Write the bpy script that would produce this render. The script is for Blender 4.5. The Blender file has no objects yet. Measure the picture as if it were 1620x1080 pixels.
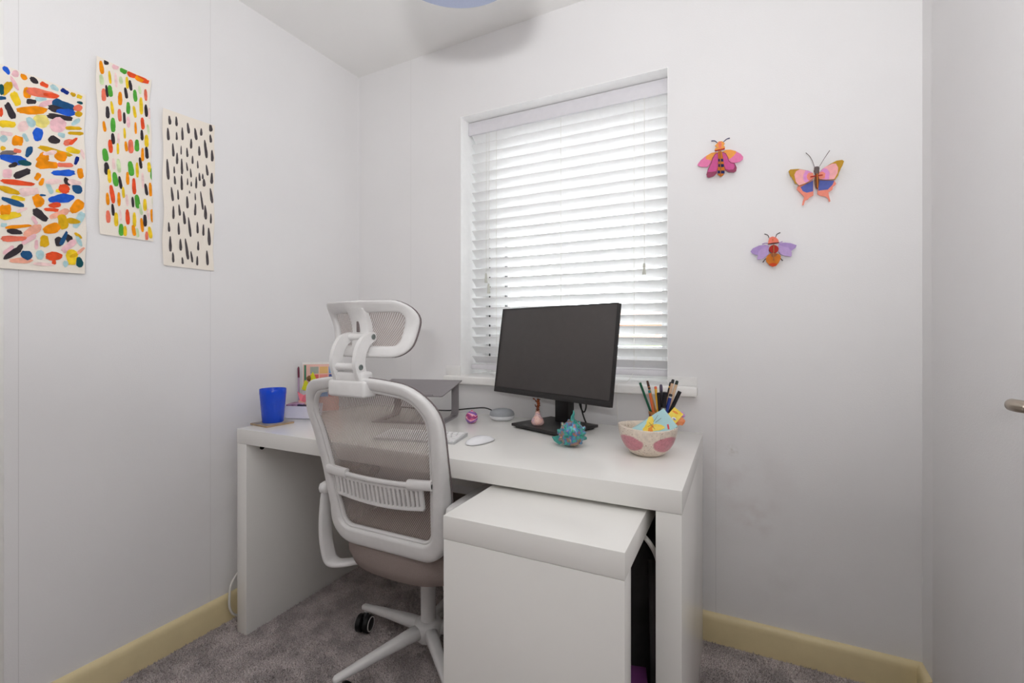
import bpy, bmesh, math, random
import numpy as np
from mathutils import Vector, Matrix, noise as mnoise

random.seed(7)
rng = np.random.default_rng(7)
SC = bpy.context.scene
COL = SC.collection
PI = math.pi


def lin(c):
    out = []
    for v in c[:3]:
        v = v / 255.0
        out.append(v / 12.92 if v <= 0.04045 else ((v + 0.055) / 1.055) ** 2.4)
    return out


# ------------------------------------------------------------------ camera
CAM = (1.62, -1.0644, 1.0714)
YAW = -0.4544            # looking towards +Y, turned to the left
FPX = 734.58             # focal length in pixels of a 1620 px wide frame
HOR = 527.1              # horizon row
cd = bpy.data.cameras.new('camera')
cam = bpy.data.objects.new('camera', cd)
COL.objects.link(cam)
cd.sensor_fit = 'HORIZONTAL'
cd.sensor_width = 36.0
cd.lens = 36.0 * FPX / 1620.0
cd.shift_y = -(540.0 - HOR) / 1620.0
cd.clip_start = 0.02
cd.clip_end = 500
cam.location = CAM
cam.rotation_euler = (PI / 2, 0, -YAW)
SC.camera = cam

# ------------------------------------------------------------------ world: bright overcast sky
w = bpy.data.worlds.new('sky')
SC.world = w
w.use_nodes = True
wn = w.node_tree
bg = wn.nodes['Background']
bg.inputs['Color'].default_value = (0.95, 0.97, 1.0, 1)
bg.inputs['Strength'].default_value = 12.0

# photographer's upward bounced flash, just above the camera
fl = bpy.data.lights.new('flash', 'AREA')
fl.shape = 'DISK'
fl.size = 0.16
fl.energy = 29.0
fl.color = (0.985, 0.985, 1.0)
flo = bpy.data.objects.new('flash', fl)
COL.objects.link(flo)
flo.location = (1.72, -1.45, 1.26)
flo.rotation_euler = (PI - math.radians(20), 0, math.radians(5))   # tipped up at the ceiling

vs = SC.view_settings
vs.view_transform = 'Standard'
vs.look = 'None'
vs.gamma = 1.0
vs.use_curve_mapping = False
vs.exposure = 0.0
SC.cycles.use_denoising = True
SC.cycles.max_bounces = 14
SC.cycles.diffuse_bounces = 8
SC.cycles.transparent_max_bounces = 24
SC.cycles.sample_clamp_indirect = 8.0

# ------------------------------------------------------------------ measuring helpers
_F = (math.sin(YAW), math.cos(YAW)); _R = (math.cos(YAW), -math.sin(YAW))


def ray(px, py):
    a = (px - 810) / FPX
    return (_F[0] + _R[0] * a, _F[1] + _R[1] * a, (HOR - py) / FPX)


def on(px, py, axis, val):
    """point of the plane axis=val that shows at photo pixel px, py"""
    d = ray(px, py)
    t = (val - CAM[axis]) / d[axis]
    return Vector((CAM[0] + d[0] * t, CAM[1] + d[1] * t, CAM[2] + d[2] * t))


def atd(px, py, d):
    r = ray(px, py)
    return Vector((CAM[0] + r[0] * d, CAM[1] + r[1] * d, CAM[2] + r[2] * d))


# ------------------------------------------------------------------ materials
MATS = {}


def M(name, rgb, rough=0.5, metal=0.0, var=0.0, vscale=40.0, bump=0.0, bscale=200.0,
      spec=0.5, trans=0.0, rgb2=None, coat=0.0, detail=3.0, ior=1.45, sss=0.0):
    if name in MATS:
        return MATS[name]
    m = bpy.data.materials.new(name)
    m.use_nodes = True
    nt = m.node_tree
    p = nt.nodes['Principled BSDF']
    c = lin(rgb)
    p.inputs['Roughness'].default_value = rough
    p.inputs['Metallic'].default_value = metal
    p.inputs['Specular IOR Level'].default_value = spec
    p.inputs['Transmission Weight'].default_value = trans
    p.inputs['Coat Weight'].default_value = coat
    p.inputs['IOR'].default_value = ior
    p.inputs['Subsurface Weight'].default_value = sss
    tc = nt.nodes.new('ShaderNodeTexCoord')
    if var == 0 and rgb2 is None:
        var = 0.02
    n = nt.nodes.new('ShaderNodeTexNoise')
    n.inputs['Scale'].default_value = vscale
    n.inputs['Detail'].default_value = detail
    nt.links.new(tc.outputs['Object'], n.inputs['Vector'])
    r = nt.nodes.new('ShaderNodeValToRGB')
    e = r.color_ramp.elements
    e[0].position = 0.32; e[1].position = 0.68
    if rgb2 is None:
        e[0].color = [v * (1 - var) for v in c] + [1]
        e[1].color = [min(1, v * (1 + var)) for v in c] + [1]
    else:
        e[0].color = c + [1]
        e[1].color = lin(rgb2) + [1]
    nt.links.new(n.outputs['Fac'], r.inputs['Fac'])
    nt.links.new(r.outputs['Color'], p.inputs['Base Color'])
    if bump > 0:
        n2 = nt.nodes.new('ShaderNodeTexNoise')
        n2.inputs['Scale'].default_value = bscale
        n2.inputs['Detail'].default_value = 4
        nt.links.new(tc.outputs['Object'], n2.inputs['Vector'])
        b = nt.nodes.new('ShaderNodeBump')
        b.inputs['Strength'].default_value = bump
        b.inputs['Distance'].default_value = 0.002
        nt.links.new(n2.outputs['Fac'], b.inputs['Height'])
        nt.links.new(b.outputs['Normal'], p.inputs['Normal'])
    MATS[name] = m
    return m


def wall_mat(name, rgb, seam_axis=None, seams=(), stains=()):
    """matt painted lining paper: faint weave, thin paper joints, a few smudges"""
    m = M(name, rgb, rough=0.75, var=0.012, vscale=3.0, bump=0.18, bscale=260.0, spec=0.25)
    nt = m.node_tree
    p = nt.nodes['Principled BSDF']
    tc = [n for n in nt.nodes if n.type == 'TEX_COORD'][0]
    col = p.inputs['Base Color'].links[0].from_socket

    def math_node(op, a, b=None):
        n = nt.nodes.new('ShaderNodeMath'); n.operation = op
        for i, v in enumerate((a, b)):
            if v is None:
                continue
            if isinstance(v, (int, float)):
                n.inputs[i].default_value = v
            else:
                nt.links.new(v, n.inputs[i])
        return n.outputs[0]

    def mix(fac, c1, rgb2):
        mx = nt.nodes.new('ShaderNodeMix'); mx.data_type = 'RGBA'
        nt.links.new(fac, mx.inputs[0]); nt.links.new(c1, mx.inputs[6])
        mx.inputs[7].default_value = lin(rgb2) + [1]
        return mx.outputs[2]
    sep = nt.nodes.new('ShaderNodeSeparateXYZ')
    nt.links.new(tc.outputs['Object'], sep.inputs[0])
    for s in seams:
        d = math_node('ABSOLUTE', math_node('SUBTRACT', sep.outputs[seam_axis], s))
        f = math_node('MULTIPLY', math_node('LESS_THAN', d, 0.0008), 0.2)
        if s > 1.5:                                   # this joint only shows below the sill
            f = math_node('MULTIPLY', f, math_node('LESS_THAN', sep.outputs[2], 0.88))
        col = mix(f, col, (120, 116, 112))
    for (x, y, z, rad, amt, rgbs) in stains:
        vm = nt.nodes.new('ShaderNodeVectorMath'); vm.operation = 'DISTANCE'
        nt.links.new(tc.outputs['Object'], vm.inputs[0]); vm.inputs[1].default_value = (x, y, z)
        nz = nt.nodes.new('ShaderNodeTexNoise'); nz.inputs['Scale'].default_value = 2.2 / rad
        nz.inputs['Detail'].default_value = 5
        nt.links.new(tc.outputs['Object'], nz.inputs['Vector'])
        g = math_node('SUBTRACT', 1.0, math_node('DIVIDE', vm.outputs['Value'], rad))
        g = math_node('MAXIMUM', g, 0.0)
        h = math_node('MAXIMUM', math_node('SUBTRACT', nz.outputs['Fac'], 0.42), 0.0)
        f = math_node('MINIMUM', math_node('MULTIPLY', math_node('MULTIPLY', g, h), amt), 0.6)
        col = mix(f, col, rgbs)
    nt.links.new(col, p.inputs['Base Color'])
    return m


# ------------------------------------------------------------------ mesh helpers
def link(o, parent=None):
    COL.objects.link(o)
    if parent is not None:
        o.parent = parent
    return o


def mk(name, verts, faces, mat, parent=None, smooth=False, world=False):
    """one mesh object; world=True when verts are in room coordinates and the parent Empty is unrotated"""
    off = Vector((0, 0, 0))
    if parent is not None and world:
        q = parent
        while q is not None:
            off += q.location
            q = q.parent
    me = bpy.data.meshes.new(name)
    me.from_pydata([tuple(Vector(v) - off) for v in verts], [], faces)
    bm = bmesh.new(); bm.from_mesh(me)
    bmesh.ops.recalc_face_normals(bm, faces=bm.faces)
    bm.to_mesh(me); bm.free()
    mats = mat if isinstance(mat, (list, tuple)) else [mat]
    for x in mats:
        me.materials.append(x)
    if smooth:
        me.polygons.foreach_set('use_smooth', [True] * len(me.polygons))
        if smooth != 'all':
            me.set_sharp_from_angle(angle=math.radians(40))
    o = bpy.data.objects.new(name, me)
    return link(o, parent)


def box_vf(x0, x1, y0, y1, z0, z1, bev=0.0015, seg=2):
    bm = bmesh.new()
    bmesh.ops.create_cube(bm, size=1)
    for v in bm.verts:
        v.co = Vector(((x0 + x1) / 2 + v.co.x * (x1 - x0), (y0 + y1) / 2 + v.co.y * (y1 - y0), (z0 + z1) / 2 + v.co.z * (z1 - z0)))
    if bev > 0:
        bmesh.ops.bevel(bm, geom=list(bm.edges), offset=bev, segments=seg, profile=0.5, affect='EDGES')
    bm.verts.index_update()
    vf = [v.co.copy() for v in bm.verts], [[v.index for v in f.verts] for f in bm.faces]
    bm.free()
    return vf


def merge(*vfs):
    V, Fc = [], []
    for v, f in vfs:
        k = len(V)
        V += list(v)
        Fc += [[i + k for i in q] for q in f]
    return V, Fc


def box(name, x0, x1, y0, y1, z0, z1, mat, parent=None, bev=0.0015, seg=2, world=False, rot=None):
    v, f = box_vf(x0, x1, y0, y1, z0, z1, bev, seg)
    if rot is not None:
        v = [rot @ q for q in v]
    return mk(name, v, f, mat, parent, smooth=bev > 0, world=world)


def lathe_vf(prof, seg=48, cx=0, cy=0, cz=0):
    V, Fc = [], []
    n = len(prof)
    for i in range(seg):
        a = 2 * PI * i / seg
        for r, z in prof:
            V.append(Vector((cx + r * math.cos(a), cy + r * math.sin(a), cz + z)))
    for i in range(seg):
        j = (i + 1) % seg
        for k in range(n - 1):
            Fc.append([i * n + k, j * n + k, j * n + k + 1, i * n + k + 1])
    if prof[0][0] > 1e-6:
        Fc.append([i * n for i in range(seg)])
    if prof[-1][0] > 1e-6:
        Fc.append([i * n + n - 1 for i in range(seg)][::-1])
    return V, Fc


def lathe(name, prof, mat, parent=None, seg=48, world=False, c=(0, 0, 0)):
    v, f = lathe_vf(prof, seg, *c)
    bm = bmesh.new()
    vv = [bm.verts.new(q) for q in v]
    for q in f:
        try:
            bm.faces.new([vv[i] for i in q])
        except ValueError:
            pass
    bmesh.ops.remove_doubles(bm, verts=bm.verts, dist=1e-6)
    bm.verts.index_update()
    v = [q.co.copy() for q in bm.verts]; f = [[q.index for q in t.verts] for t in bm.faces]
    bm.free()
    return mk(name, v, f, mat, parent, smooth=True, world=world)


def tube_vf(path, rad, seg=8, cap=True):
    path = [Vector(p) for p in path]
    n = len(path)
    rads = rad if isinstance(rad, (list, tuple)) else [rad] * n
    V, Fc = [], []
    t0 = (path[1] - path[0]).normalized()
    up = Vector((0, 0, 1)) if abs(t0.z) < 0.9 else Vector((1, 0, 0))
    nrm = t0.cross(up).normalized()
    for i, p in enumerate(path):
        t = (path[min(i + 1, n - 1)] - path[max(i - 1, 0)]).normalized()
        nrm = (nrm - t * nrm.dot(t)).normalized()
        b = t.cross(nrm)
        for k in range(seg):
            a = 2 * PI * k / seg
            V.append(p + (nrm * math.cos(a) + b * math.sin(a)) * rads[i])
    for i in range(n - 1):
        for k in range(seg):
            l = (k + 1) % seg
            Fc.append([i * seg + k, i * seg + l, (i + 1) * seg + l, (i + 1) * seg + k])
    if cap:
        Fc.append(list(range(seg))[::-1])
        Fc.append([(n - 1) * seg + k for k in range(seg)])
    return V, Fc


def tube(name, path, rad, mat, parent=None, seg=8, world=False):
    v, f = tube_vf(path, rad, seg)
    return mk(name, v, f, mat, parent, smooth=True, world=world)


def smooth_path(pts, n=8):
    pts = [Vector(p) for p in pts]
    out = []
    for i in range(len(pts) - 1):
        p0 = pts[max(i - 1, 0)]; p1 = pts[i]; p2 = pts[i + 1]; p3 = pts[min(i + 2, len(pts) - 1)]
        for k in range(n):
            t = k / n
            out.append(0.5 * ((2 * p1) + (p2 - p0) * t + (2 * p0 - 5 * p1 + 4 * p2 - p3) * t * t + (3 * p1 - p0 - 3 * p2 + p3) * t ** 3))
    out.append(pts[-1])
    return out


def prism_vf(front, back):
    n = len(front)
    V = list(front) + list(back)
    Fc = [list(range(n)), list(range(n, 2 * n))[::-1]]
    for i in range(n):
        j = (i + 1) % n
        Fc.append([i, j, n + j, n + i])
    return V, Fc


def prism(name, front, back, mat, parent=None, world=False, smooth=False):
    v, f = prism_vf([Vector(p) for p in front], [Vector(p) for p in back])
    return mk(name, v, f, mat, parent, world=world, smooth=smooth)


def tag(o, label, cat, group=None, kind=None):
    o['label'] = label
    o['category'] = cat
    if group:
        o['group'] = group
    if kind:
        o['kind'] = kind
    return o


def thing(name, label, cat, loc=(0, 0, 0), rz=0.0, group=None, kind=None):
    o = bpy.data.objects.new(name, None)
    o.empty_display_size = 0.05
    COL.objects.link(o)
    o.location = loc
    o.rotation_euler = (0, 0, rz)
    return tag(o, label, cat, group, kind)


def put(o, loc=None, rot=None, parent=None):
    if loc is not None:
        o.location = loc
    if rot is not None:
        o.rotation_euler = rot
    if parent is not None:
        o.parent = parent
    return o


# ================================================================== STRUCTURE
XL, XR, YB, YF = -0.104, 2.108, 0.703, -2.3
WX0, WX1, WZ0, WZ1 = 0.502, 1.388, 0.882, 2.039     # window opening
PAINT = (234, 233, 233)
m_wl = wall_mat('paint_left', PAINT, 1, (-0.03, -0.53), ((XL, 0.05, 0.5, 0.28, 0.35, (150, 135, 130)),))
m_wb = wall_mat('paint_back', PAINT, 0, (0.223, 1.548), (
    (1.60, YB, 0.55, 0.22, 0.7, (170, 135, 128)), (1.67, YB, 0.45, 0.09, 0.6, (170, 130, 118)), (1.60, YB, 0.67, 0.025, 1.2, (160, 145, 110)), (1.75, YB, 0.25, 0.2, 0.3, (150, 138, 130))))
m_wr = wall_mat('paint_right', PAINT, 1, (), ())
m_wf = wall_mat('paint_front', (128, 123, 119))  # unseen wall behind the camera, toned dark so it bounces less light
m_ceil = wall_mat('paint_ceiling', (240, 239, 237))
m_base = M('cream_gloss', (228, 212, 168), rough=0.35, var=0.03, vscale=14, bump=0.25, bscale=60)
m_white = M('white_gloss_paint', (240, 239, 236), rough=0.35)
HW = 2.44


def carpet_mat():
    m = M('carpet', (146, 138, 138), rough=1.0, rgb2=(232, 222, 220), vscale=330, detail=4, bump=0.9, bscale=420, spec=0.05)
    nt = m.node_tree
    p = nt.nodes['Principled BSDF']
    tc = [n for n in nt.nodes if n.type == 'TEX_COORD'][0]
    src = p.inputs['Base Color'].links[0].from_socket
    nz = nt.nodes.new('ShaderNodeTexNoise'); nz.inputs['Scale'].default_value = 11; nz.inputs['Detail'].default_value = 3
    nt.links.new(tc.outputs['Object'], nz.inputs['Vector'])
    r = nt.nodes.new('ShaderNodeValToRGB')
    r.color_ramp.elements[0].position = 0.4; r.color_ramp.elements[0].color = (0.74, 0.74, 0.74, 1)
    r.color_ramp.elements[1].position = 0.6; r.color_ramp.elements[1].color = (1.05, 1.05, 1.05, 1)
    nt.links.new(nz.outputs['Fac'], r.inputs['Fac'])
    mx = nt.nodes.new('ShaderNodeMix'); mx.data_type = 'RGBA'; mx.blend_type = 'MULTIPLY'; mx.inputs[0].default_value = 1.0
    nt.links.new(src, mx.inputs[6]); nt.links.new(r.outputs['Color'], mx.inputs[7])
    nt.links.new(mx.outputs[2], p.inputs['Base Color'])
    return m


m_carpet = carpet_mat()
fl_o = mk('floor', *box_vf(XL - 0.2, XR + 0.2, YF - 0.2, YB + 0.30, -0.1, 0.0, 0), m_carpet)
tag(fl_o, 'grey speckled cut pile carpet covering the small room', 'floor', kind='structure')
# pile: short tufts, nobody could count them
NT = 150000
bx = rng.uniform(XL + 0.01, XR - 0.01, NT); by = rng.uniform(-0.75, YB - 0.01, NT)
ang = rng.uniform(0, 2 * PI, NT); hh = rng.uniform(0.004, 0.009, NT); ww = rng.uniform(0.0012, 0.0026, NT)
lx = rng.normal(0, 0.003, NT); ly = rng.normal(0, 0.003, NT)
V = np.empty((NT, 3, 3))
V[:, 0] = np.stack([bx - np.cos(ang) * ww, by - np.sin(ang) * ww, np.full(NT, -0.0005)], 1)
V[:, 1] = np.stack([bx + np.cos(ang) * ww, by + np.sin(ang) * ww, np.full(NT, -0.0005)], 1)
V[:, 2] = np.stack([bx + lx, by + ly, hh], 1)
me = bpy.data.meshes.new('carpet_pile')
me.vertices.add(NT * 3); me.vertices.foreach_set('co', V.reshape(-1))
me.loops.add(NT * 3); me.loops.foreach_set('vertex_index', np.arange(NT * 3))
me.polygons.add(NT); me.polygons.foreach_set('loop_start', np.arange(0, NT * 3, 3)); me.polygons.foreach_set('loop_total', np.full(NT, 3))
me.update(); me.materials.append(m_carpet)
po = link(bpy.data.objects.new('carpet_pile', me), fl_o)
po['kind'] = 'stuff'

o = mk('wall_left', *box_vf(XL - 0.15, XL, YF - 0.15, YB + 0.30, 0, HW, 0), m_wl)
tag(o, 'white papered wall carrying the three paintings', 'wall', kind='structure')
o = mk('wall_back', *merge(box_vf(XL, WX0, YB, YB + 0.30, 0, HW, 0), box_vf(WX1, XR, YB, YB + 0.30, 0, HW, 0),
                           box_vf(WX0, WX1, YB, YB + 0.30, 0, WZ0, 0), box_vf(WX0, WX1, YB, YB + 0.30, WZ1, HW, 0)), m_wb)
tag(o, 'white papered wall around the window with the insect ornaments', 'wall', kind='structure')
o = mk('wall_right', *box_vf(XR, XR + 0.15, YF - 0.15, YB + 0.30, 0, HW, 0), m_wr)
tag(o, 'white painted wall holding the door', 'wall', kind='structure')
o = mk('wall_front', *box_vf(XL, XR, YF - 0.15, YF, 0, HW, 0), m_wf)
tag(o, 'unseen wall facing the window, toned dark grey to cut bounced light', 'wall', kind='structure')


def ceil_z(x, y):
    return 2.361 + 0.018 * (x + 0.104) + 0.02 * (y - 0.703)


cv = [(x, y, ceil_z(x, y)) for x, y in ((XL - .1, YF - .1), (XR + .1, YF - .1), (XR + .1, YB + .1), (XL - .1, YB + .1))]
o = mk('ceiling', *prism_vf([Vector(v) for v in cv], [Vector(v) + Vector((0, 0, 0.12)) for v in cv]), m_ceil)
tag(o, 'white painted ceiling of the small room', 'ceiling', kind='structure')


def skirting(name, p0, p1, inward, label):
    """cream skirting board with a rounded top edge"""
    prof = [(0, 0), (0.017, 0), (0.0175, 0.075), (0.016, 0.086), (0.012, 0.093), (0.006, 0.097), (0, 0.098)]
    p0, p1, n = Vector(p0), Vector(p1), Vector(inward)
    A = [p0 + n * a + Vector((0, 0, b)) for a, b in prof]
    B = [p1 + n * a + Vector((0, 0, b)) for a, b in prof]
    o = prism(name, A, B, m_base, smooth=True)
    return tag(o, label, 'skirting board', kind='structure')


skirting('baseboard_left', (XL, -0.55, 0), (XL, YB, 0), (1, 0, 0), 'cream skirting board under the three paintings')
skirting('baseboard_back', (XL, YB, 0), (XR, YB, 0), (0, -1, 0), 'chipped cream skirting board under the window wall')
skirting('baseboard_right', (XR, 0.615, 0), (XR, YB, 0), (-1, 0, 0), 'short cream skirting board between the corner and the door')
o = box('trim_1', XL, XL + 0.0025, -0.64, -0.558, 0, 2.34, m_white, bev=0.001)  # thin flush strip over a panel joint, behind the painting
tag(o, 'white vertical flush cover strip beside the largest painting', 'cover strip', kind='structure')

# door in the right wall
dr = thing('door_1', 'flush white painted door with a brushed metal lever', 'door', (XR, 0.29, 0), kind='structure')
box('door_leaf', XR - 0.006, XR + 0.03, -0.03, 0.605, 0.006, 2.0, m_white if False else m_wr, dr, bev=0.002, world=True)
m_steel = M('brushed_steel', (178, 166, 152), rough=0.3, metal=1.0, var=0.05)
hd = mk('door_handle', *lathe_vf([(0, 0), (0.026, 0), (0.026, 0.006), (0.02, 0.009), (0, 0.009)], 32), m_steel, dr, smooth=True)
hd.location = (-0.006, -0.265, 0.945); hd.rotation_euler = (0, -PI / 2, 0)
lv = tube('lever', [(XR - 0.01, 0.025, 0.945), (XR - 0.035, 0.025, 0.945), (XR - 0.047, 0.03, 0.945), (XR - 0.051, 0.045, 0.945), (XR - 0.052, 0.065, 0.9445), (XR - 0.052, 0.072, 0.944), (XR - 0.052, 0.0755, 0.944)],
          [0.009, 0.009, 0.0105, 0.0112, 0.011, 0.008, 0.003], m_steel, dr, seg=20, world=True)

# ---- window
win = thing('window_1', 'white framed window behind the slatted blind with a projecting sill', 'window', ((WX0 + WX1) / 2, 0.9, WZ0), kind='structure')
m_pvc = M('white_pvc', (243, 243, 243), rough=0.3)
m_gask = M('black_gasket', (40, 42, 44), rough=0.6)
fw = 0.028
box('window_frame', WX0, WX0 + fw, 0.93, 0.985, WZ0, WZ1, m_pvc, win, world=True)
box('window_frame', WX1 - fw, WX1, 0.93, 0.985, WZ0, WZ1, m_pvc, win, world=True)
box('window_frame', WX0, WX1, 0.932, 0.983, WZ0, WZ0 + 0.06, m_pvc, win, world=True)
box('window_frame', WX0, WX1, 0.932, 0.983, WZ1 - fw, WZ1, m_pvc, win, world=True)
# opening casement
cx0, cx1 = WX0 + fw + 0.004, WX1 - fw - 0.004
box('casement', cx0, cx0 + 0.083, 0.918, 0.975, WZ0 + 0.064, WZ1 - fw - 0.004, m_pvc, win, world=True)
box('casement', cx1 - 0.02, cx1, 0.918, 0.975, WZ0 + 0.064, WZ1 - fw - 0.004, m_pvc, win, world=True)
box('casement', cx0 + .07, cx1 - .02, 0.92, 0.973, WZ0 + 0.064, WZ0 + 0.134, m_pvc, win, world=True)
box('casement', cx0 + .07, cx1 - .02, 0.92, 0.973, WZ1 - fw - 0.074, WZ1 - fw - 0.004, m_pvc, win, world=True)
for gx in (cx0 - 0.004, cx0 + 0.083):
    box('gasket', gx, gx + 0.0035, 0.913, 0.934, WZ0 + 0.06, WZ1 - fw, m_gask, win, bev=0, world=True)


def glass_mat():
    m = bpy.data.materials.new('window_glass')
    m.use_nodes = True
    nt = m.node_tree
    for n in list(nt.nodes):
        if n.type == 'BSDF_PRINCIPLED':
            nt.nodes.remove(n)
    out = [n for n in nt.nodes if n.type == 'OUTPUT_MATERIAL'][0]
    tr = nt.nodes.new('ShaderNodeBsdfTransparent'); tr.inputs[0].default_value = (0.97, 0.98, 0.98, 1)
    gl = nt.nodes.new('ShaderNodeBsdfGlossy'); gl.inputs['Roughness'].default_value = 0.02
    fr = nt.nodes.new('ShaderNodeFresnel'); fr.inputs[0].default_value = 1.5
    mx = nt.nodes.new('ShaderNodeMixShader')
    nt.links.new(fr.outputs[0], mx.inputs[0]); nt.links.new(tr.outputs[0], mx.inputs[1]); nt.links.new(gl.outputs[0], mx.inputs[2])
    nt.links.new(mx.outputs[0], out.inputs[0])
    return m


m_glass = glass_mat()
mk('pane', *box_vf(cx0 + 0.075, cx1 - 0.018, 0.946, 0.950, WZ0 + 0.13, WZ1 - fw - 0.07, 0), m_glass, win, world=True)
# sill board
sv, sf = box_vf(0.44, 1.49, 0.652, YB, 0.85, 0.884, 0.006, 3)
s2, sf2 = box_vf(WX0 + 0.001, WX1 - 0.001, YB - 0.01, 0.932, 0.852, 0.8835, 0)
mk('window_sill', *merge((sv, sf), (s2, sf2)), m_white, win, smooth=True, world=True)

m_lin = M('reveal_gloss', (248, 248, 247), rough=0.4)
box('reveal_lining', WX0 - 0.0005, WX0 + 0.0015, YB - 0.0008, 0.93, WZ0, WZ1, m_lin, win, bev=0, world=True)
box('reveal_lining', WX1 - 0.0015, WX1 + 0.0005, YB - 0.0008, 0.93, WZ0, WZ1, m_lin, win, bev=0, world=True)
box('reveal_lining', WX0, WX1, YB - 0.0008, 0.93, WZ1 - 0.0015, WZ1 + 0.0005, m_lin, win, bev=0, world=True)
m_patch = M('plaster_patch', (232, 231, 229), rough=0.8, var=0.02, vscale=40, bump=0.5, bscale=80)
box('plaster_patch', 0.425, WX0 - 0.001, YB - 0.004, YB + 0.01, 0.8835, 0.925, m_patch, win, bev=0.002, world=True)
box('plaster_patch', WX1 + 0.001, 1.488, YB - 0.004, YB + 0.01, 0.8835, 0.915, m_patch, win, bev=0.002, world=True)

# ---- venetian blind hanging in the window recess
bl = thing('window_blind', 'white venetian blind with tilted slats hanging in the window recess', 'blind', ((WX0 + WX1) / 2, 0.795, 0.9))
m_slat = M('white_slat', (242, 242, 242), rough=0.4)
nt = m_slat.node_tree
_tl = nt.nodes.new('ShaderNodeBsdfTranslucent'); _tl.inputs[0].default_value = lin((250, 249, 244)) + [1]
_mx = nt.nodes.new('ShaderNodeMixShader'); _mx.inputs[0].default_value = 0.11
_o = [n for n in nt.nodes if n.type == 'OUTPUT_MATERIAL'][0]
nt.links.new(nt.nodes['Principled BSDF'].outputs[0], _mx.inputs[1]); nt.links.new(_tl.outputs[0], _mx.inputs[2]); nt.links.new(_mx.outputs[0], _o.inputs[0])
m_cord = M('white_cord', (232, 230, 222), rough=0.8)
m_val = M('valance_white', (222, 220, 224), rough=0.45)
m_tass = M('clear_tassel', (200, 200, 190), rough=0.3)
bx0, bx1 = WX0 + 0.014, WX1 - 0.006
box('valance', WX0 + 0.002, WX1 - 0.003, 0.765, 0.777, 1.978, WZ1 - 0.004, m_val, bl, bev=0.002, world=True)
box('headrail', WX0 + 0.006, WX1 - 0.006, 0.779, 0.83, 1.99, WZ1 - 0.006, m_slat, bl, bev=0.002, world=True)
T = math.radians(40.0)
SW = 0.05
sec = []
for k in range(7):
    s = (k / 6 - 0.5)
    sec.append((s * SW, 0.0016 * (1 - 4 * s * s)))
prof = [(a, b + 0.0014) for a, b in sec] + [(a, b - 0.0014) for a, b in reversed(sec)]
rp = []
for a, b in prof:      # a: depth (front to back), b: up; front edge raised
    rp.append((a * math.cos(T) + b * math.sin(T), -a * math.sin(T) + b * math.cos(T)))
A = [Vector((-(bx1 - bx0) / 2, a, b)) for a, b in rp]
B = [Vector(((bx1 - bx0) / 2, a, b)) for a, b in rp]
first = None
SP = 0.0441
ztop = 1.966
nsl = 24
for k in range(nsl):
    z = ztop - k * SP
    if first is None:
        first = prism('slat', A, B, m_slat, bl, smooth=True); s = first
    else:
        s = first.copy(); COL.objects.link(s); s.parent = bl
    s.location = ((bx0 + bx1) / 2 - bl.location.x, 0.0, z - bl.location.z)
zb = ztop - nsl * SP
box('bottom_rail', bx0, bx1, 0.77, 0.82, 0.908, 0.930, m_val, bl, bev=0.004, world=True)
for lx_ in (0.643, 0.949, 1.252):
    for yy in (0.7755, 0.8145):
        tube('ladder_cord', [(lx_, yy, 0.92), (lx_, yy, 1.98)], 0.0008, m_cord, bl, seg=5, world=True)


def pull_cord(x, z0, dx=0.0):
    c = tube('pull_cord', [(x - dx, 0.7615, 1.975), (x, 0.7605, z0 + 0.02)], 0.0009, m_cord, bl, seg=5, world=True)
    tv, tf = lathe_vf([(0, 0.022), (0.003, 0.022), (0.0045, 0.016), (0.0075, -0.018), (0.0075, -0.022), (0, -0.022)], 16, x, 0.757, z0)
    mk('tassel', tv, tf, m_tass, bl, smooth=True, world=True)


pull_cord(0.601, 1.32); pull_cord(0.614, 1.272); pull_cord(1.294, 1.318)
tube('hanging_cord', smooth_path([(1.25, 0.768, 0.915), (1.24, 0.70, 0.888), (1.22, 0.648, 0.886), (1.215, 0.648, 0.86), (1.215, 0.655, 0.78), (1.215, 0.66, 0.745)]), 0.0009, m_cord, bl, seg=5, world=True)

# ================================================================== DESK
m_desk = M('white_laminate', (238, 237, 233), rough=0.22, var=0.01, vscale=4, spec=0.5)
m_dark = M('dark_hole', (30, 24, 22), rough=0.8)
TH = 0.052
dk = thing('desk', 'large white laminate desk standing under the window', 'desk', (0.755, 0.325, 0))
box('desk_top', 0, 1.51, 0, 0.65, 0.73 - TH, 0.73, m_desk, dk, world=True)
box('side_panel', 0.0008, TH, 0.0008, 0.65, 0.0, 0.73 - TH - 0.0004, m_desk, dk, world=True)
box('side_panel', 1.51 - TH - .004, 1.5092, 0.0008, 0.65, 0.0, 0.73 - TH - 0.0004, m_desk, dk, world=True)
box('back_panel', TH, 1.458, 0.60, 0.618, 0.43, 0.73 - TH, m_desk, dk, world=True)
hv, hf = lathe_vf([(0, 0), (0.008, 0), (0.008, 0.004), (0, 0.004)], 20)
h = mk('cable_hole', hv, hf, m_dark, dk, smooth=True)
h.location = Vector((TH, 0.06, 0.655)) - dk.location; h.rotation_euler = (0, PI / 2, 0)

pt = thing('pull_out_table', 'low white pull-out table slid halfway out from under the desk', 'side table', (1.231, 0.15, 0))
PZ = 0.668
box('table_top', 1.0303, 1.432, -0.206, 0.18, PZ - TH, PZ, m_desk, pt, world=True)
box('front_panel', 1.0309, 1.4314, -0.2054, -0.150, 0.012, PZ - TH - 0.0005, m_desk, pt, world=True)
box('foot_glide', 1.05, 1.09, -0.19, -0.165, 0.0, 0.0125, m_dark, pt, bev=0.001, world=True)
box('foot_glide', 1.37, 1.41, -0.19, -0.165, 0.0, 0.0125, m_dark, pt, bev=0.001, world=True)
box('rear_leg', 1.06, 1.36, 0.14, 0.16, 0.0, PZ - TH - 0.0005, m_desk, pt, world=True)

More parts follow.
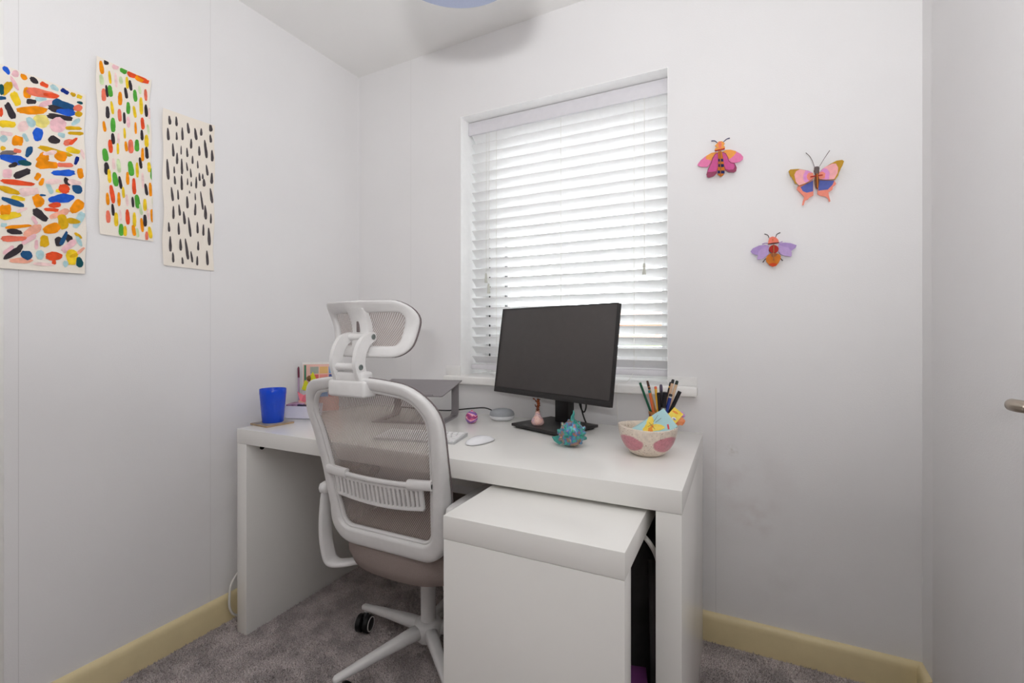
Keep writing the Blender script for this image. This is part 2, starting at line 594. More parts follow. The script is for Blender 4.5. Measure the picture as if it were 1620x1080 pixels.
# things under the desk
def blob(name, c, r, mat, parent=None, amp=0.25, sc=6.0, flat=True, seed=0.0):
    bm = bmesh.new()
    bmesh.ops.create_icosphere(bm, subdivisions=4, radius=1)
    for v in bm.verts:
        d = v.co.normalized()
        k = 1 + amp * mnoise.noise(d * sc * 0.3 + Vector((seed, 0, 0))) + amp * 0.4 * mnoise.noise(d * sc + Vector((0, seed, 0)))
        v.co = Vector((d.x * r[0] * k, d.y * r[1] * k, d.z * r[2] * k))
        if flat:
            v.co.z = max(v.co.z, -r[2] * 0.8)
    bm.verts.index_update()
    v = [q.co + Vector(c) for q in bm.verts]; f = [[q.index for q in t.verts] for t in bm.faces]
    bm.free()
    return mk(name, v, f, mat, parent, smooth='all')


m_bag = M('black_nylon', (72, 69, 71), rough=0.55, var=0.2, vscale=14, bump=0.6, bscale=30)
bg_ = thing('rucksack', 'black fabric rucksack standing under the right end of the desk', 'bag', (1.335, 0.245, 0))
blob('bag_body', (0.01, 0.12, 0.272), (0.10, 0.155, 0.34), m_bag, bg_, amp=0.22, seed=3.1)
tube('strap', smooth_path([(0.07, 0.0, 0.45), (0.085, -0.06, 0.36), (0.09, -0.075, 0.22), (0.085, -0.04, 0.08)]), 0.011, m_bag, bg_, seg=8)
m_purp = M('purple_card', (110, 52, 110), rough=0.5, var=0.1)
pb = thing('shoe_box', 'small purple box with a lid on the carpet under the desk', 'box', (1.396, 0.085, 0), 0.25)
box('box_body', -0.024, 0.024, -0.05, 0.045, 0, 0.205, m_purp, pb, bev=0.002)
box('lid', -0.026, 0.026, -0.052, 0.047, 0.206, 0.230, M('plum_lid', (120, 60, 122), rough=0.45), pb, bev=0.002)
m_wcab = M('white_cable', (225, 223, 218), rough=0.45)
o = tube('power_cable', smooth_path([(1.37, 0.17, 0.555), (1.40, 0.10, 0.585), (1.422, 0.045, 0.597), (1.437, 0.036, 0.586), (1.4465, 0.055, 0.555), (1.448, 0.10, 0.50), (1.448, 0.20, 0.35), (1.448, 0.30, 0.10)]), 0.0055, m_wcab, seg=10)
tag(o, 'thick white power cable looping beside the black rucksack under the desk', 'cable')
o = tube('extension_lead', smooth_path([(-0.055, 0.20, 0.014), (-0.05, 0.12, 0.012), (-0.056, 0.03, 0.03), (-0.058, 0.01, 0.10), (-0.055, 0.04, 0.18), (-0.053, 0.2, 0.24)]), 0.004, m_wcab, seg=10)
tag(o, 'white lead looping between the left wall and the desk end panel', 'cable')

# ================================================================== OFFICE CHAIR
m_plas = M('grey_white_plastic', (226, 225, 224), rough=0.38)
m_seat = M('taupe_fabric', (156, 143, 138), rough=0.95, var=0.08, vscale=500, bump=0.4, bscale=900, spec=0.1)
m_edge = M('dark_edge_binding', (118, 108, 108), rough=0.9, var=0.3, vscale=600)
m_blk = M('black_plastic', (24, 23, 24), rough=0.35)


def mesh_fabric(name, period, ang, thick=0.5):
    m = bpy.data.materials.new(name)
    m.use_nodes = True
    nt = m.node_tree
    p = nt.nodes['Principled BSDF']
    out = [n for n in nt.nodes if n.type == 'OUTPUT_MATERIAL'][0]
    p.inputs['Base Color'].default_value = lin((176, 163, 157)) + [1]
    p.inputs['Roughness'].default_value = 0.8
    tc = nt.nodes.new('ShaderNodeTexCoord')

    def wave(a, per):
        mp = nt.nodes.new('ShaderNodeMapping'); mp.inputs['Rotation'].default_value = (0, a, 0)
        nt.links.new(tc.outputs['Object'], mp.inputs['Vector'])
        wv = nt.nodes.new('ShaderNodeTexWave'); wv.wave_type = 'BANDS'; wv.bands_direction = 'X'; wv.wave_profile = 'SIN'
        wv.inputs['Scale'].default_value = 0.31416 / per
        nt.links.new(mp.outputs[0], wv.inputs['Vector'])
        return wv.outputs['Fac']
    w1 = wave(ang, period)
    w2 = wave(ang + PI / 2, period * 0.6)
    g1 = nt.nodes.new('ShaderNodeMath'); g1.operation = 'GREATER_THAN'; g1.inputs[1].default_value = 1 - thick
    nt.links.new(w1, g1.inputs[0])
    g2 = nt.nodes.new('ShaderNodeMath'); g2.operation = 'GREATER_THAN'; g2.inputs[1].default_value = 0.90
    nt.links.new(w2, g2.inputs[0])
    mxm = nt.nodes.new('ShaderNodeMath'); mxm.operation = 'MAXIMUM'
    nt.links.new(g1.outputs[0], mxm.inputs[0]); nt.links.new(g2.outputs[0], mxm.inputs[1])
    tr = nt.nodes.new('ShaderNodeBsdfTransparent')
    mx = nt.nodes.new('ShaderNodeMixShader')
    nt.links.new(mxm.outputs[0], mx.inputs[0]); nt.links.new(tr.outputs[0], mx.inputs[1]); nt.links.new(p.outputs[0], mx.inputs[2])
    nt.links.new(mx.outputs[0], out.inputs[0])
    return m


m_net = mesh_fabric('taupe_mesh_fabric', 0.0050, math.radians(-36), 0.47)
CHX, CHY = 0.70, 0.19
CH_ROT = 0.0
ch = thing('office_chair', 'white framed office chair with taupe mesh back and headrest at the desk', 'chair', (CHX, CHY, 0), CH_ROT)

_zc = [0.40, 0.46, 0.52, 0.60, 0.68, 0.78, 0.88, 0.97, 1.05]
_yc = [-0.19, -0.195, -0.205, -0.222, -0.238, -0.268, -0.306, -0.348, -0.385]
_kc = [0.0, 0.0, 0.05, 0.1, 0.2, 0.35, 0.45, 0.5, 0.5]


def S(u, z):
    return float(np.interp(z, _zc, _yc) + np.interp(z, _zc, _kc) * u * u)


def rloop(corners, rad, ne=8, na=8):
    """rounded polygon, counter-clockwise list of (u, z)"""
    n = len(corners)
    pts = []
    arcs = []
    for i in range(n):
        p = Vector(corners[i]); a = (Vector(corners[i - 1]) - p); b = (Vector(corners[(i + 1) % n]) - p)
        r = rad[i]
        a.normalize(); b.normalize()
        th = math.acos(max(-1, min(1, a.dot(b)))) / 2
        d = r / math.tan(th)
        c = p + (a + b).normalized() * (r / math.sin(th))
        s = p + a * d; e = p + b * d
        a0 = math.atan2(s.y - c.y, s.x - c.x); a1 = math.atan2(e.y - c.y, e.x - c.x)
        while a1 - a0 > PI: a1 -= 2 * PI
        while a1 - a0 < -PI: a1 += 2 * PI
        arcs.append([c + Vector((math.cos(a0 + (a1 - a0) * k / na), math.sin(a0 + (a1 - a0) * k / na))) * r for k in range(na + 1)])
    for i in range(n):
        pts += arcs[i]
        s = arcs[i][-1]; e = arcs[(i + 1) % n][0]
        pts += [s.lerp(e, k / ne) for k in range(1, ne)]
    return pts


def band_vf(loop, prof, surf, wfun=None):
    n = len(loop); m = len(prof)
    V, Fc = [], []
    for i in range(n):
        t = (loop[(i + 1) % n] - loop[i - 1]).normalized()
        nr = Vector((-t.y, t.x))            # inward for a ccw loop
        for a, b in prof:
            if wfun:
                a, b = wfun(loop[i], a, b)
            q = loop[i] + nr * a
            V.append(Vector((q.x, surf(q.x, q.y) + b, q.y)))
    for i in range(n):
        j = (i + 1) % n
        for k in range(m):
            l = (k + 1) % m
            Fc.append([i * m + k, j * m + k, j * m + l, i * m + l])
    return V, Fc


def sprof(hw, ht, n=16, e=0.5, a0=0.0, b0=0.0):
    out = []
    for k in range(n):
        a = 2 * PI * k / n
        c, s = math.cos(a), math.sin(a)
        out.append((a0 + hw * math.copysign(abs(c) ** e, c), b0 + ht * math.copysign(abs(s) ** e, s)))
    return out


def fill_vf(loop, surf, rings=14, off=0.0):
    c = Vector((0, 0))
    for p in loop: c += p
    c /= len(loop)
    V, Fc = [], []
    n = len(loop)
    for r in range(rings):
        k = 1 - r / rings
        for p in loop:
            q = c + (p - c) * k
            V.append(Vector((q.x, surf(q.x, q.y) + off, q.y)))
    V.append(Vector((c.x, surf(c.x, c.y) + off, c.y)))
    for r in range(rings - 1):
        for i in range(n):
            j = (i + 1) % n
            Fc.append([r * n + i, r * n + j, (r + 1) * n + j, (r + 1) * n + i])
    for i in range(n):
        Fc.append([(rings - 1) * n + i, (rings - 1) * n + (i + 1) % n, len(V) - 1])
    return V, Fc


# back frame: loop along the middle of the band
ZB0, ZB1 = 0.470, 0.905
lp = rloop([(-0.180, ZB0), (0.180, ZB0), (0.229, ZB1), (-0.229, ZB1)], [0.055, 0.055, 0.075, 0.075], ne=10, na=10)
lp2 = []
for p in lp:
    k = max(0.0, (p.y - 0.70) / (ZB1 - 0.70))
    lp2.append(Vector((p.x, p.y + 0.036 * k * k * (1 - (p.x / 0.235) ** 2))))
lp = lp2


def wback(p, a, b):
    k = max(0, min(1, (0.56 - p.y) / 0.1))       # the bottom of the frame is deeper
    q = max(0, min(1, (0.88 - p.y) / 0.26)) * max(0, min(1, (abs(p.x) - 0.10) / 0.07)) * max(0, min(1, (p.y - 0.44) / 0.10))
    # the side rails deepen towards the lumbar bar
    return (a * (1 + 1.3 * k) if a < 0 else a), (b * (1 + 0.2 * k + 2.4 * q * q) if b > 0 else b * (1 + 0.2 * k))


def wedge(p, a, b):
    q = max(0, min(1, (0.88 - p.y) / 0.26)) * max(0, min(1, (abs(p.x) - 0.10) / 0.07)) * max(0, min(1, (p.y - 0.44) / 0.10))
    k = max(0, min(1, (0.56 - p.y) / 0.1))
    return a * (1 + 1.3 * k), b + 0.0125 * 2.4 * q * q


mk('back_frame', *band_vf(lp, sprof(0.0165, 0.015, 18, 0.6), S, wback), m_plas, ch, smooth='all')
mk('inner_lip', *band_vf(lp, sprof(0.005, 0.008, 10, 0.8, 0.0195, 0.0), S), m_plas, ch, smooth='all')
mk('edge_binding', *band_vf(lp, sprof(0.0014, 0.003, 8, 1.0, -0.0160, 0.0125), S, wedge), m_edge, ch, smooth='all')
inner = []
n_ = len(lp)
for i in range(n_):
    t = (lp[(i + 1) % n_] - lp[i - 1]).normalized()
    inner.append(lp[i] + Vector((-t.y, t.x)) * 0.013)
mk('back_mesh', *fill_vf(inner, S, 16, 0.010), m_net, ch, smooth='all')
# two dark pads where the headrest bracket is screwed through the mesh edge
# cross bar with thick knuckles and the slotted lumbar comb
ZL = 0.668


def barpath(u0, u1, z0f, n, off, hw, hb, e=0.6, rings=12):
    V, Fc = [], []
    for i in range(n + 1):
        u = u0 + (u1 - u0) * i / n
        z = z0f(u)
        for a, b in sprof(hw, hb, rings, e):
            V.append(Vector((u, S(u, z) + off + b, z + a)))
    for i in range(n):
        for k in range(rings):
            l = (k + 1) % rings
            Fc.append([i * rings + k, i * rings + l, (i + 1) * rings + l, (i + 1) * rings + k])
    Fc.append(list(range(rings))[::-1]); Fc.append([n * rings + k for k in range(rings)])
    return V, Fc


zbar = lambda u: ZL - 0.012 + 0.25 * u * u
mk('lumbar_bar', *merge(barpath(-0.19, 0.19, zbar, 24, -0.012, 0.0065, 0.007),
                        barpath(-0.19, -0.112, lambda u: zbar(u) + 0.002, 6, -0.012, 0.0135, 0.010),
                        barpath(0.112, 0.19, lambda u: zbar(u) + 0.002, 6, -0.012, 0.0135, 0.010)), m_plas, ch, smooth=True)
zlow = lambda u: ZL - 0.084 + 0.55 * u * u
parts = [barpath(-0.156, 0.156, zlow, 24, -0.013, 0.006, 0.004), barpath(-0.156, 0.156, lambda u: zbar(u) - 0.010, 24, -0.012, 0.006, 0.004)]
nrib = 21
for k in range(nrib):
    u = -0.153 + 0.306 * k / (nrib - 1)
    hw_ = 0.0058 if k in (0, nrib - 1) else 0.0041
    z1, z0 = zbar(u) - 0.008, zlow(u)
    Vr, Fr = [], []
    for j in range(5):
        z = z0 + (z1 - z0) * j / 4
        for a, b in ((-hw_, -0.004), (hw_, -0.004), (hw_, 0.003), (-hw_, 0.003)):
            Vr.append(Vector((u + a, S(u, z) - 0.0125 + b, z)))
    for j in range(4):
        for q in range(4):
            l = (q + 1) % 4
            Fr.append([j * 4 + q, j * 4 + l, (j + 1) * 4 + l, (j + 1) * 4 + q])
    parts.append((Vr, Fr))
mk('lumbar_support', *merge(*parts), m_plas, ch, smooth=True)

# headrest
HZ0, HZ1 = 1.022, 1.142
HYC = -0.292


def S2(u, z):
    t_ = (z - 1.075) / 0.075
    return HYC + 1.9 * u * u - (0.036 if t_ > 0 else 0.010) * t_ * t_


hl = rloop([(-0.118, HZ0), (0.118, HZ0), (0.150, HZ1), (-0.150, HZ1)], [0.04, 0.04, 0.030, 0.030], ne=8, na=8)
mk('headrest_frame', *band_vf(hl, sprof(0.0155, 0.009, 14, 0.7), S2), m_plas, ch, smooth='all')
mk('headrest_binding', *band_vf(hl, sprof(0.0013, 0.003, 8, 1.0, -0.0150, 0.007), S2), m_edge, ch, smooth='all')
hin = []
for i in range(len(hl)):
    t = (hl[(i + 1) % len(hl)] - hl[i - 1]).normalized()
    hin.append(hl[i] + Vector((-t.y, t.x)) * 0.013)
mk('headrest_mesh', *fill_vf(hin, S2, 10, 0.006), m_net, ch, smooth='all')
# bracket: centre rail of the headrest, two curved arms, clamp on the frame
hr = []
for z in np.linspace(HZ0 + 0.0, HZ1 - 0.004, 9):
    hr.append((z, S2(0, z)))
Vh, Fh = [], []
for z, y in hr:
    for a, b in ((-0.028, -0.014), (-0.016, -0.019), (0.016, -0.019), (0.028, -0.014), (0.028, 0.004), (-0.028, 0.004)):
        Vh.append(Vector((a, y + b, z)))
for j in range(len(hr) - 1):
    for q in range(6):
        l = (q + 1) % 6
        Fh.append([j * 6 + q, j * 6 + l, (j + 1) * 6 + l, (j + 1) * 6 + q])
Fh.append([0, 1, 2, 3, 4, 5]); k6 = (len(hr) - 1) * 6; Fh.append([k6 + q for q in range(6)])
mk('headrest_rail', Vh, Fh, m_plas, ch, smooth=True)
box('rail_slot', -0.004, 0.004, S2(0, 1.1) - 0.0205, S2(0, 1.1) - 0.012, 1.075, 1.135, m_edge, ch, bev=0.001)
P0 = (-0.352, 0.967); P1 = (-0.318, 1.064)
arc_c = smooth_path([(0, -0.342, 0.955), (0, -0.353, 0.99), (0, -0.347, 1.025), (0, -0.330, 1.050), (0, -0.306, 1.062)], 6)
wd = np.interp(np.linspace(0, 1, len(arc_c)), [0, 0.3, 0.7, 1], [0.0155, 0.018, 0.0165, 0.0125])
outl, inn = [], []
for i, p in enumerate(arc_c):
    t = (arc_c[min(i + 1, len(arc_c) - 1)] - arc_c[max(i - 1, 0)]).normalized()
    nn = Vector((0, -t.z, t.y))
    outl.append(p + nn * float(wd[i])); inn.append(p - nn * float(wd[i]))
# rounded end
t = (arc_c[-1] - arc_c[-2]).normalized(); nn = Vector((0, -t.z, t.y))
cap_ = [arc_c[-1] + nn * (0.0125 * math.cos(a)) + t * (0.0125 * math.sin(a)) for a in np.linspace(0.2, PI - 0.2, 7)]
shape = outl + cap_ + inn[::-1]
for sx in (-1, 1):
    x0, x1 = sx * 0.034, sx * 0.046
    mk('headrest_arm', *prism_vf([Vector((x0, p.y, p.z)) for p in shape], [Vector((x1, p.y, p.z)) for p in shape]), m_plas, ch, smooth=True)
    for (yy, zz) in ((arc_c[-1].y, arc_c[-1].z), (arc_c[5].y, arc_c[5].z)):
        s_ = mk('screw', *lathe_vf([(0, 0), (0.007, 0), (0.0075, 0.0015), (0.005, 0.002), (0.0045, 0.0005), (0, 0.0005)], 18), M('screw_steel', (150, 160, 158), rough=0.35, metal=0.8), ch, smooth=True)
        s_.location = (sx * 0.046, yy, zz); s_.rotation_euler = (0, sx * PI / 2, 0)
for (yy, zz) in ((arc_c[-1].y, arc_c[-1].z), (arc_c[5].y, arc_c[5].z)):
    tube('hinge_pin', [(-0.034, yy, zz), (0.034, yy, zz)], 0.010, m_plas, ch, seg=16)
ztc = 0.941
yc_ = S(0, ztc)
cl = merge(box_vf(-0.064, 0.064, yc_ - 0.026, yc_ + 0.024, ztc - 0.036, ztc + 0.008, 0.008, 3),
           box_vf(-0.052, 0.052, yc_ - 0.022, yc_ + 0.022, ztc + 0.004, ztc + 0.030, 0.007, 3))
mk('headrest_clamp', *cl, m_plas, ch, smooth=True)


# seat cushion: lofted superellipse rings
def ring(hw, hd, z, n=56, e=0.55, cy=0.0, dz=None):
    out = []
    for k in range(n):
        a = 2 * PI * k / n
        c, s = math.cos(a), math.sin(a)
        x = hw * math.copysign(abs(c) ** e, c); y = cy + hd * math.copysign(abs(s) ** e, s)
        out.append(Vector((x, y, z + (dz(x, y) if dz else 0))))
    return out


def loft_vf(rings_):
    n = len(rings_[0])
    V, Fc = [], []
    for r in rings_: V += r
    for i in range(len(rings_) - 1):
        for k in range(n):
            l = (k + 1) % n
            Fc.append([i * n + k, i * n + l, (i + 1) * n + l, (i + 1) * n + k])
    Fc.append(list(range(n))[::-1]); Fc.append([(len(rings_) - 1) * n + k for k in range(n)])
    return V, Fc


sag = lambda x, y: 0.02 * (x / 0.23) ** 2
seat_r = []
for hw_, hd_, z in ((0.14, 0.14, 0.328), (0.19, 0.19, 0.332), (0.222, 0.217, 0.345), (0.236, 0.229, 0.375), (0.239, 0.232, 0.42), (0.234, 0.228, 0.445), (0.218, 0.214, 0.462), (0.19, 0.19, 0.470), (0.1, 0.1, 0.472)):
    seat_r.append(ring(hw_, hd_, z, cy=0.035, dz=(sag if z < 0.43 else None)))
mk('seat', *loft_vf(seat_r), m_seat, ch, smooth='all')
box('seat_mechanism', -0.09, 0.09, -0.06, 0.12, 0.300, 0.335, m_blk, ch, bev=0.006)

# arms: flat J shaped bracket with a pad
def arm(sx):
    path = smooth_path([(0.14, -0.10, 0.348), (0.200, -0.165, 0.346), (0.232, -0.182, 0.350), (0.246, -0.190, 0.378), (0.252, -0.196, 0.45), (0.246, -0.198, 0.53), (0.236, -0.20, 0.585)], 6)
    V, Fc = [], []
    n = len(path)
    for i, p in enumerate(path):
        t = (path[min(i + 1, n - 1)] - path[max(i - 1, 0)]).normalized()
        side = Vector((0, 1, 0)); side = (side - t * side.dot(t)).normalized()
        nn = t.cross(side)
        hw_ = float(np.interp(i / (n - 1), [0, 0.4, 1], [0.016, 0.024, 0.024]))
        for a, b in sprof(hw_, 0.0085, 12, 0.55):
            q = p + side * a + nn * b
            V.append(Vector((q.x * sx, q.y, q.z)))
    for i in range(n - 1):
        for k in range(12):
            l = (k + 1) % 12
            Fc.append([i * 12 + k, i * 12 + l, (i + 1) * 12 + l, (i + 1) * 12 + k])
    Fc.append(list(range(12))); Fc.append([(n - 1) * 12 + k for k in range(12)])
    a_ = mk('armrest', V, Fc, m_plas, ch, smooth='all')
    pr = [ring(a_w, a_d, a_z, 32, 0.6, -0.105) for a_w, a_d, a_z in ((0.014, 0.115, 0.577), (0.020, 0.125, 0.582), (0.022, 0.128, 0.594), (0.020, 0.125, 0.606), (0.013, 0.115, 0.611))]
    v, f = loft_vf(pr)
    mk('arm_pad', [Vector((q.x + sx * 0.234, q.y, q.z)) for q in v], f, m_plas, a_, smooth='all')


arm(-1); arm(1)
# gas lift and five star base
tube('gas_lift', [(0, 0, 0.10), (0, 0, 0.32)], 0.0245, m_plas, ch, seg=28)
bs = lathe('base_hub', [(0, 0.070), (0.038, 0.070), (0.042, 0.078), (0.046, 0.112), (0.044, 0.122), (0.034, 0.130), (0.028, 0.131), (0, 0.131)], m_plas, ch, seg=32)
for k in range(5):
    a = math.radians(175 + 72 * k)
    ca, sa = math.cos(a), math.sin(a)
    V, Fc = [], []
    stations = ((0.025, 0.103, 0.021, 0.021), (0.08, 0.101, 0.0195, 0.019), (0.16, 0.094, 0.0165, 0.015), (0.24, 0.086, 0.014, 0.0115), (0.285, 0.081, 0.0125, 0.010), (0.305, 0.079, 0.0115, 0.0095), (0.312, 0.078, 0.006, 0.005))
    for r, z, hw_, ht_ in stations:
        for aa, bb in sprof(hw_, ht_, 14, 0.7):
            V.append(Vector((r * ca - aa * sa, r * sa + aa * ca, z + bb)))
    for i in range(len(stations) - 1):
        for q in range(14):
            l = (q + 1) % 14
            Fc.append([i * 14 + q, i * 14 + l, (i + 1) * 14 + l, (i + 1) * 14 + q])
    Fc.append(list(range(14))); Fc.append([(len(stations) - 1) * 14 + q for q in range(14)])
    leg = mk('leg', V, Fc, m_plas, ch, smooth='all')
    # castor
    r0 = 0.293
    cxp, cyp = r0 * ca, r0 * sa
    th = a + (1.9 if k == 0 else 0.7 + 1.3 * k)
    ox, oy = math.cos(th) * 0.013, math.sin(th) * 0.013
    ax = Vector((-math.sin(th), math.cos(th), 0))
    cen = Vector((cxp + ox, cyp + oy, 0.0302))
    stem = tube_vf([(cxp, cyp, 0.075), (cxp, cyp, 0.056)], 0.008, 12)
    st = mk('castor_stem', *stem, m_plas, leg, smooth=True)
    wv = []
    for s in (-1, 1):
        prof_ = [(0, 0.004), (0.022, 0.004), (0.0275, 0.0045), (0.0300, 0.007), (0.0300, 0.021), (0.027, 0.0245), (0.0, 0.0255)]
        v, f = lathe_vf(prof_, 28)
        qz = Vector((0, 0, 1)).rotation_difference(ax * s)
        wv.append(([cen + qz @ q for q in v], f))
    mk('castor', *merge(*wv, tube_vf([cen + Vector((0, 0, 0.012)), Vector((cxp, cyp, 0.060))], 0.010, 10)), m_blk, leg, smooth=True)
    for s in (-1, 1):
        v, f = lathe_vf([(0.0215, 0.0245), (0.0250, 0.0245), (0.0250, 0.0262), (0.0215, 0.0262), (0.0215, 0.0245)], 28)
        qz = Vector((0, 0, 1)).rotation_difference(ax * s)
        mk('castor_ring', [cen + qz @ q for q in v], f[:28 * 4], m_plas, leg, smooth=True)

# ================================================================== MONITOR
m_scr = M('screen_black', (70, 66, 65), rough=0.42, var=0.03, spec=0.5)
m_mon = M('monitor_plastic', (36, 34, 34), rough=0.45, bump=0.1, bscale=900)
MZ = 0.73
mon = thing('monitor', 'black flat computer monitor switched off on a square foot', 'monitor', (1.02, 0.50, MZ), math.radians(-22))
TI = math.radians(8.1)
RX = Matrix.Rotation(-TI, 3, 'X')
rz = Matrix.Rotation(-math.radians(-22), 3, 'Z')
pc = rz @ (Vector((1.031, 0.437, 1.007)) - Vector((1.02, 0.50, MZ)))


def mbox(name, x0, x1, y0, y1, z0, z1, mat, bev=0.002):
    v, f = box_vf(x0, x1, y0, y1, z0, z1, bev)
    return mk(name, [RX @ q + pc for q in v], f, mat, mon, smooth=True)


HWm, HHm = 0.27, 0.1605
mbox('housing', -HWm, HWm, 0.001, 0.016, -HHm, HHm, m_mon)
mbox('housing_back', -0.17, 0.17, 0.0155, 0.040, -0.10, 0.10, m_mon, 0.006)
mbox('screen', -HWm + 0.003, HWm - 0.003, -0.0012, 0.002, -HHm + 0.020, HHm - 0.003, m_scr, 0.0003)
mbox('chin', -HWm, HWm, -0.0035, 0.002, -HHm, -HHm + 0.0185, m_mon, 0.001)
mbox('side_bezel', -HWm, -HWm + 0.003, -0.003, 0.002, -HHm + 0.018, HHm, m_mon, 0.0005)
mbox('side_bezel', HWm - 0.003, HWm, -0.003, 0.002, -HHm + 0.018, HHm, m_mon, 0.0005)
mbox('top_bezel', -HWm, HWm, -0.003, 0.002, HHm - 0.003, HHm, m_mon, 0.0005)
box('neck', -0.033, 0.033, 0.045, 0.078, 0.012, 0.30, m_mon, mon, bev=0.003)
box('hinge', -0.04, 0.04, pc.y + 0.03, 0.06, pc.z - 0.04, pc.z + 0.04, m_mon, mon, bev=0.004)
box('foot', -0.115, 0.115, -0.098, 0.112, 0.006, 0.0155, m_mon, mon, bev=0.001)
box('foot_pad', -0.105, 0.105, -0.088, 0.102, 0.0, 0.0065, m_blk, mon, bev=0.001)
tube('power_lead', smooth_path([(0.06, pc.y + 0.03, 0.22), (0.07, 0.07, 0.17), (0.078, 0.09, 0.09), (0.06, 0.10, 0.055), (0.045, 0.095, 0.08), (0.036, 0.085, 0.16)]), 0.0028, m_blk, mon, seg=8)
tube('signal_lead', smooth_path([(0.03, pc.y + 0.03, 0.20), (0.04, 0.088, 0.14), (0.05, 0.10, 0.06), (0.06, 0.118, 0.008), (0.07, 0.14, 0.004)]), 0.0026, m_blk, mon, seg=8)

# ================================================================== LAPTOP STAND, KEYBOARD, MOUSE
m_gun = M('gunmetal', (142, 137, 139), rough=0.4, metal=0.3, var=0.03)
ls = thing('laptop_stand', 'dark grey metal laptop stand with a sloping plate on the desk', 'laptop stand', (0.45, 0.50, MZ), math.radians(15))
# local: x right, y back; plate from back (y=.03) to the front (y=-.21)
zp = lambda y: 0.148 - (0.03 - y) * 0.14
pl = [(-0.155, 0.03), (0.155, 0.03), (0.155, -0.205), (0.150, -0.212), (-0.150, -0.212), (-0.155, -0.205)]
mk('plate', *prism_vf([Vector((x, y, zp(y))) for x, y in pl], [Vector((x, y, zp(y) - 0.004)) for x, y in pl]), m_gun, ls)
box('front_lip', -0.12, 0.12, -0.216, -0.211, zp(-0.212) - 0.004, zp(-0.212) + 0.006, m_gun, ls, bev=0.001)
for sx in (-1, 1):
    x0, x1 = sx * 0.112, sx * 0.142
    side = [(0.028, zp(0.028) - 0.004), (0.028, 0.03), (0.024, 0.012), (0.014, 0.003), (0.0, 0.0), (-0.17, 0.0), (-0.17, 0.005), (0.0, 0.006), (0.012, 0.010), (0.020, 0.018), (0.0225, 0.035), (0.0225, zp(0.0225) - 0.004)]
    mk('leg', *prism_vf([Vector((min(x0, x1), y, z)) for y, z in side], [Vector((max(x0, x1), y, z)) for y, z in side]), m_gun, ls)
box('cross_bar', -0.112, 0.112, -0.17, -0.14, 0.0, 0.005, m_gun, ls, bev=0.001)

m_key = M('keyboard_white', (240, 240, 240), rough=0.4)
m_alu = M('keyboard_silver', (205, 206, 208), rough=0.35, metal=0.4)
kb = thing('keyboard', 'slim white computer keyboard lying behind the chair back', 'keyboard', (0.685, 0.17, MZ), math.radians(12))
kw, kd = 0.28, 0.125
kz = lambda y: 0.0055 + (y + kd / 2) / kd * 0.006
kp = [(-kw / 2, -kd / 2), (kw / 2, -kd / 2), (kw / 2, kd / 2), (-kw / 2, kd / 2)]
mk('keyboard_body', *prism_vf([Vector((x, y, kz(y))) for x, y in kp], [Vector((x, y, 0)) for x, y in kp]), m_alu, kb)
k1 = {}
for r in range(5):
    y = -kd / 2 + 0.013 + r * 0.0225 + 0.003
    xs = []
    x = -kw / 2 + 0.006
    if r == 0:
        wl = [0.018, 0.018, 0.018, 0.022, 0.094, 0.022, 0.018, 0.018, 0.018]
    else:
        wl = [[0.032] + [0.0157] * 11 + [0.036], [0.027] + [0.0157] * 12 + [0.026], [0.021] + [0.0157] * 13 + [0.0165], [0.0157] * 14 + [0.022]][r - 1]
    tot = sum(wl) + 0.0029 * (len(wl) - 1)
    sc_ = (kw - 0.010) / tot
    x = -kw / 2 + 0.005
    for wk in wl:
        wk *= sc_
        key = round(wk, 4)
        if key not in k1:
            v, f = box_vf(-wk / 2, wk / 2, -0.0093, 0.0093, -0.001, 0.0024, 0.0007, 1)
            k1[key] = mk('key', v, f, m_key, kb, smooth=True); ko = k1[key]
        else:
            ko = k1[key].copy(); COL.objects.link(ko); ko.parent = kb
        ko.location = (x + wk / 2, y, kz(y)); ko.rotation_euler = (math.atan(0.006 / kd), 0, 0)
        x += wk + 0.0029 * sc_

ms = thing('computer_mouse', 'low white computer mouse beside the keyboard', 'mouse', (0.893, 0.197, MZ), math.radians(-13))
rr = []
for hw_, hd_, z in ((0.022, 0.048, 0.0), (0.026, 0.054, 0.002)):
    rr.append(ring(hw_, hd_, z, 40, 0.8))
mk('mouse_base', *loft_vf(rr), m_alu, ms, smooth='all')
arch = lambda x, y: 0.0
rr = []
for hw_, hd_, h_ in ((0.0275, 0.0555, 0.0022), (0.0285, 0.0565, 0.0045), (0.027, 0.055, 0.009), (0.0235, 0.047, 0.014), (0.017, 0.034, 0.0178), (0.008, 0.016, 0.0195)):
    rr.append([Vector((p.x, p.y, h_ * (1 - 0.45 * (p.y / 0.0565) ** 2) + 0.001)) for p in ring(hw_, hd_, 0, 40, 0.8)])
mk('mouse_shell', *loft_vf(rr), M('mouse_white', (244, 245, 248), rough=0.15), ms, smooth='all')

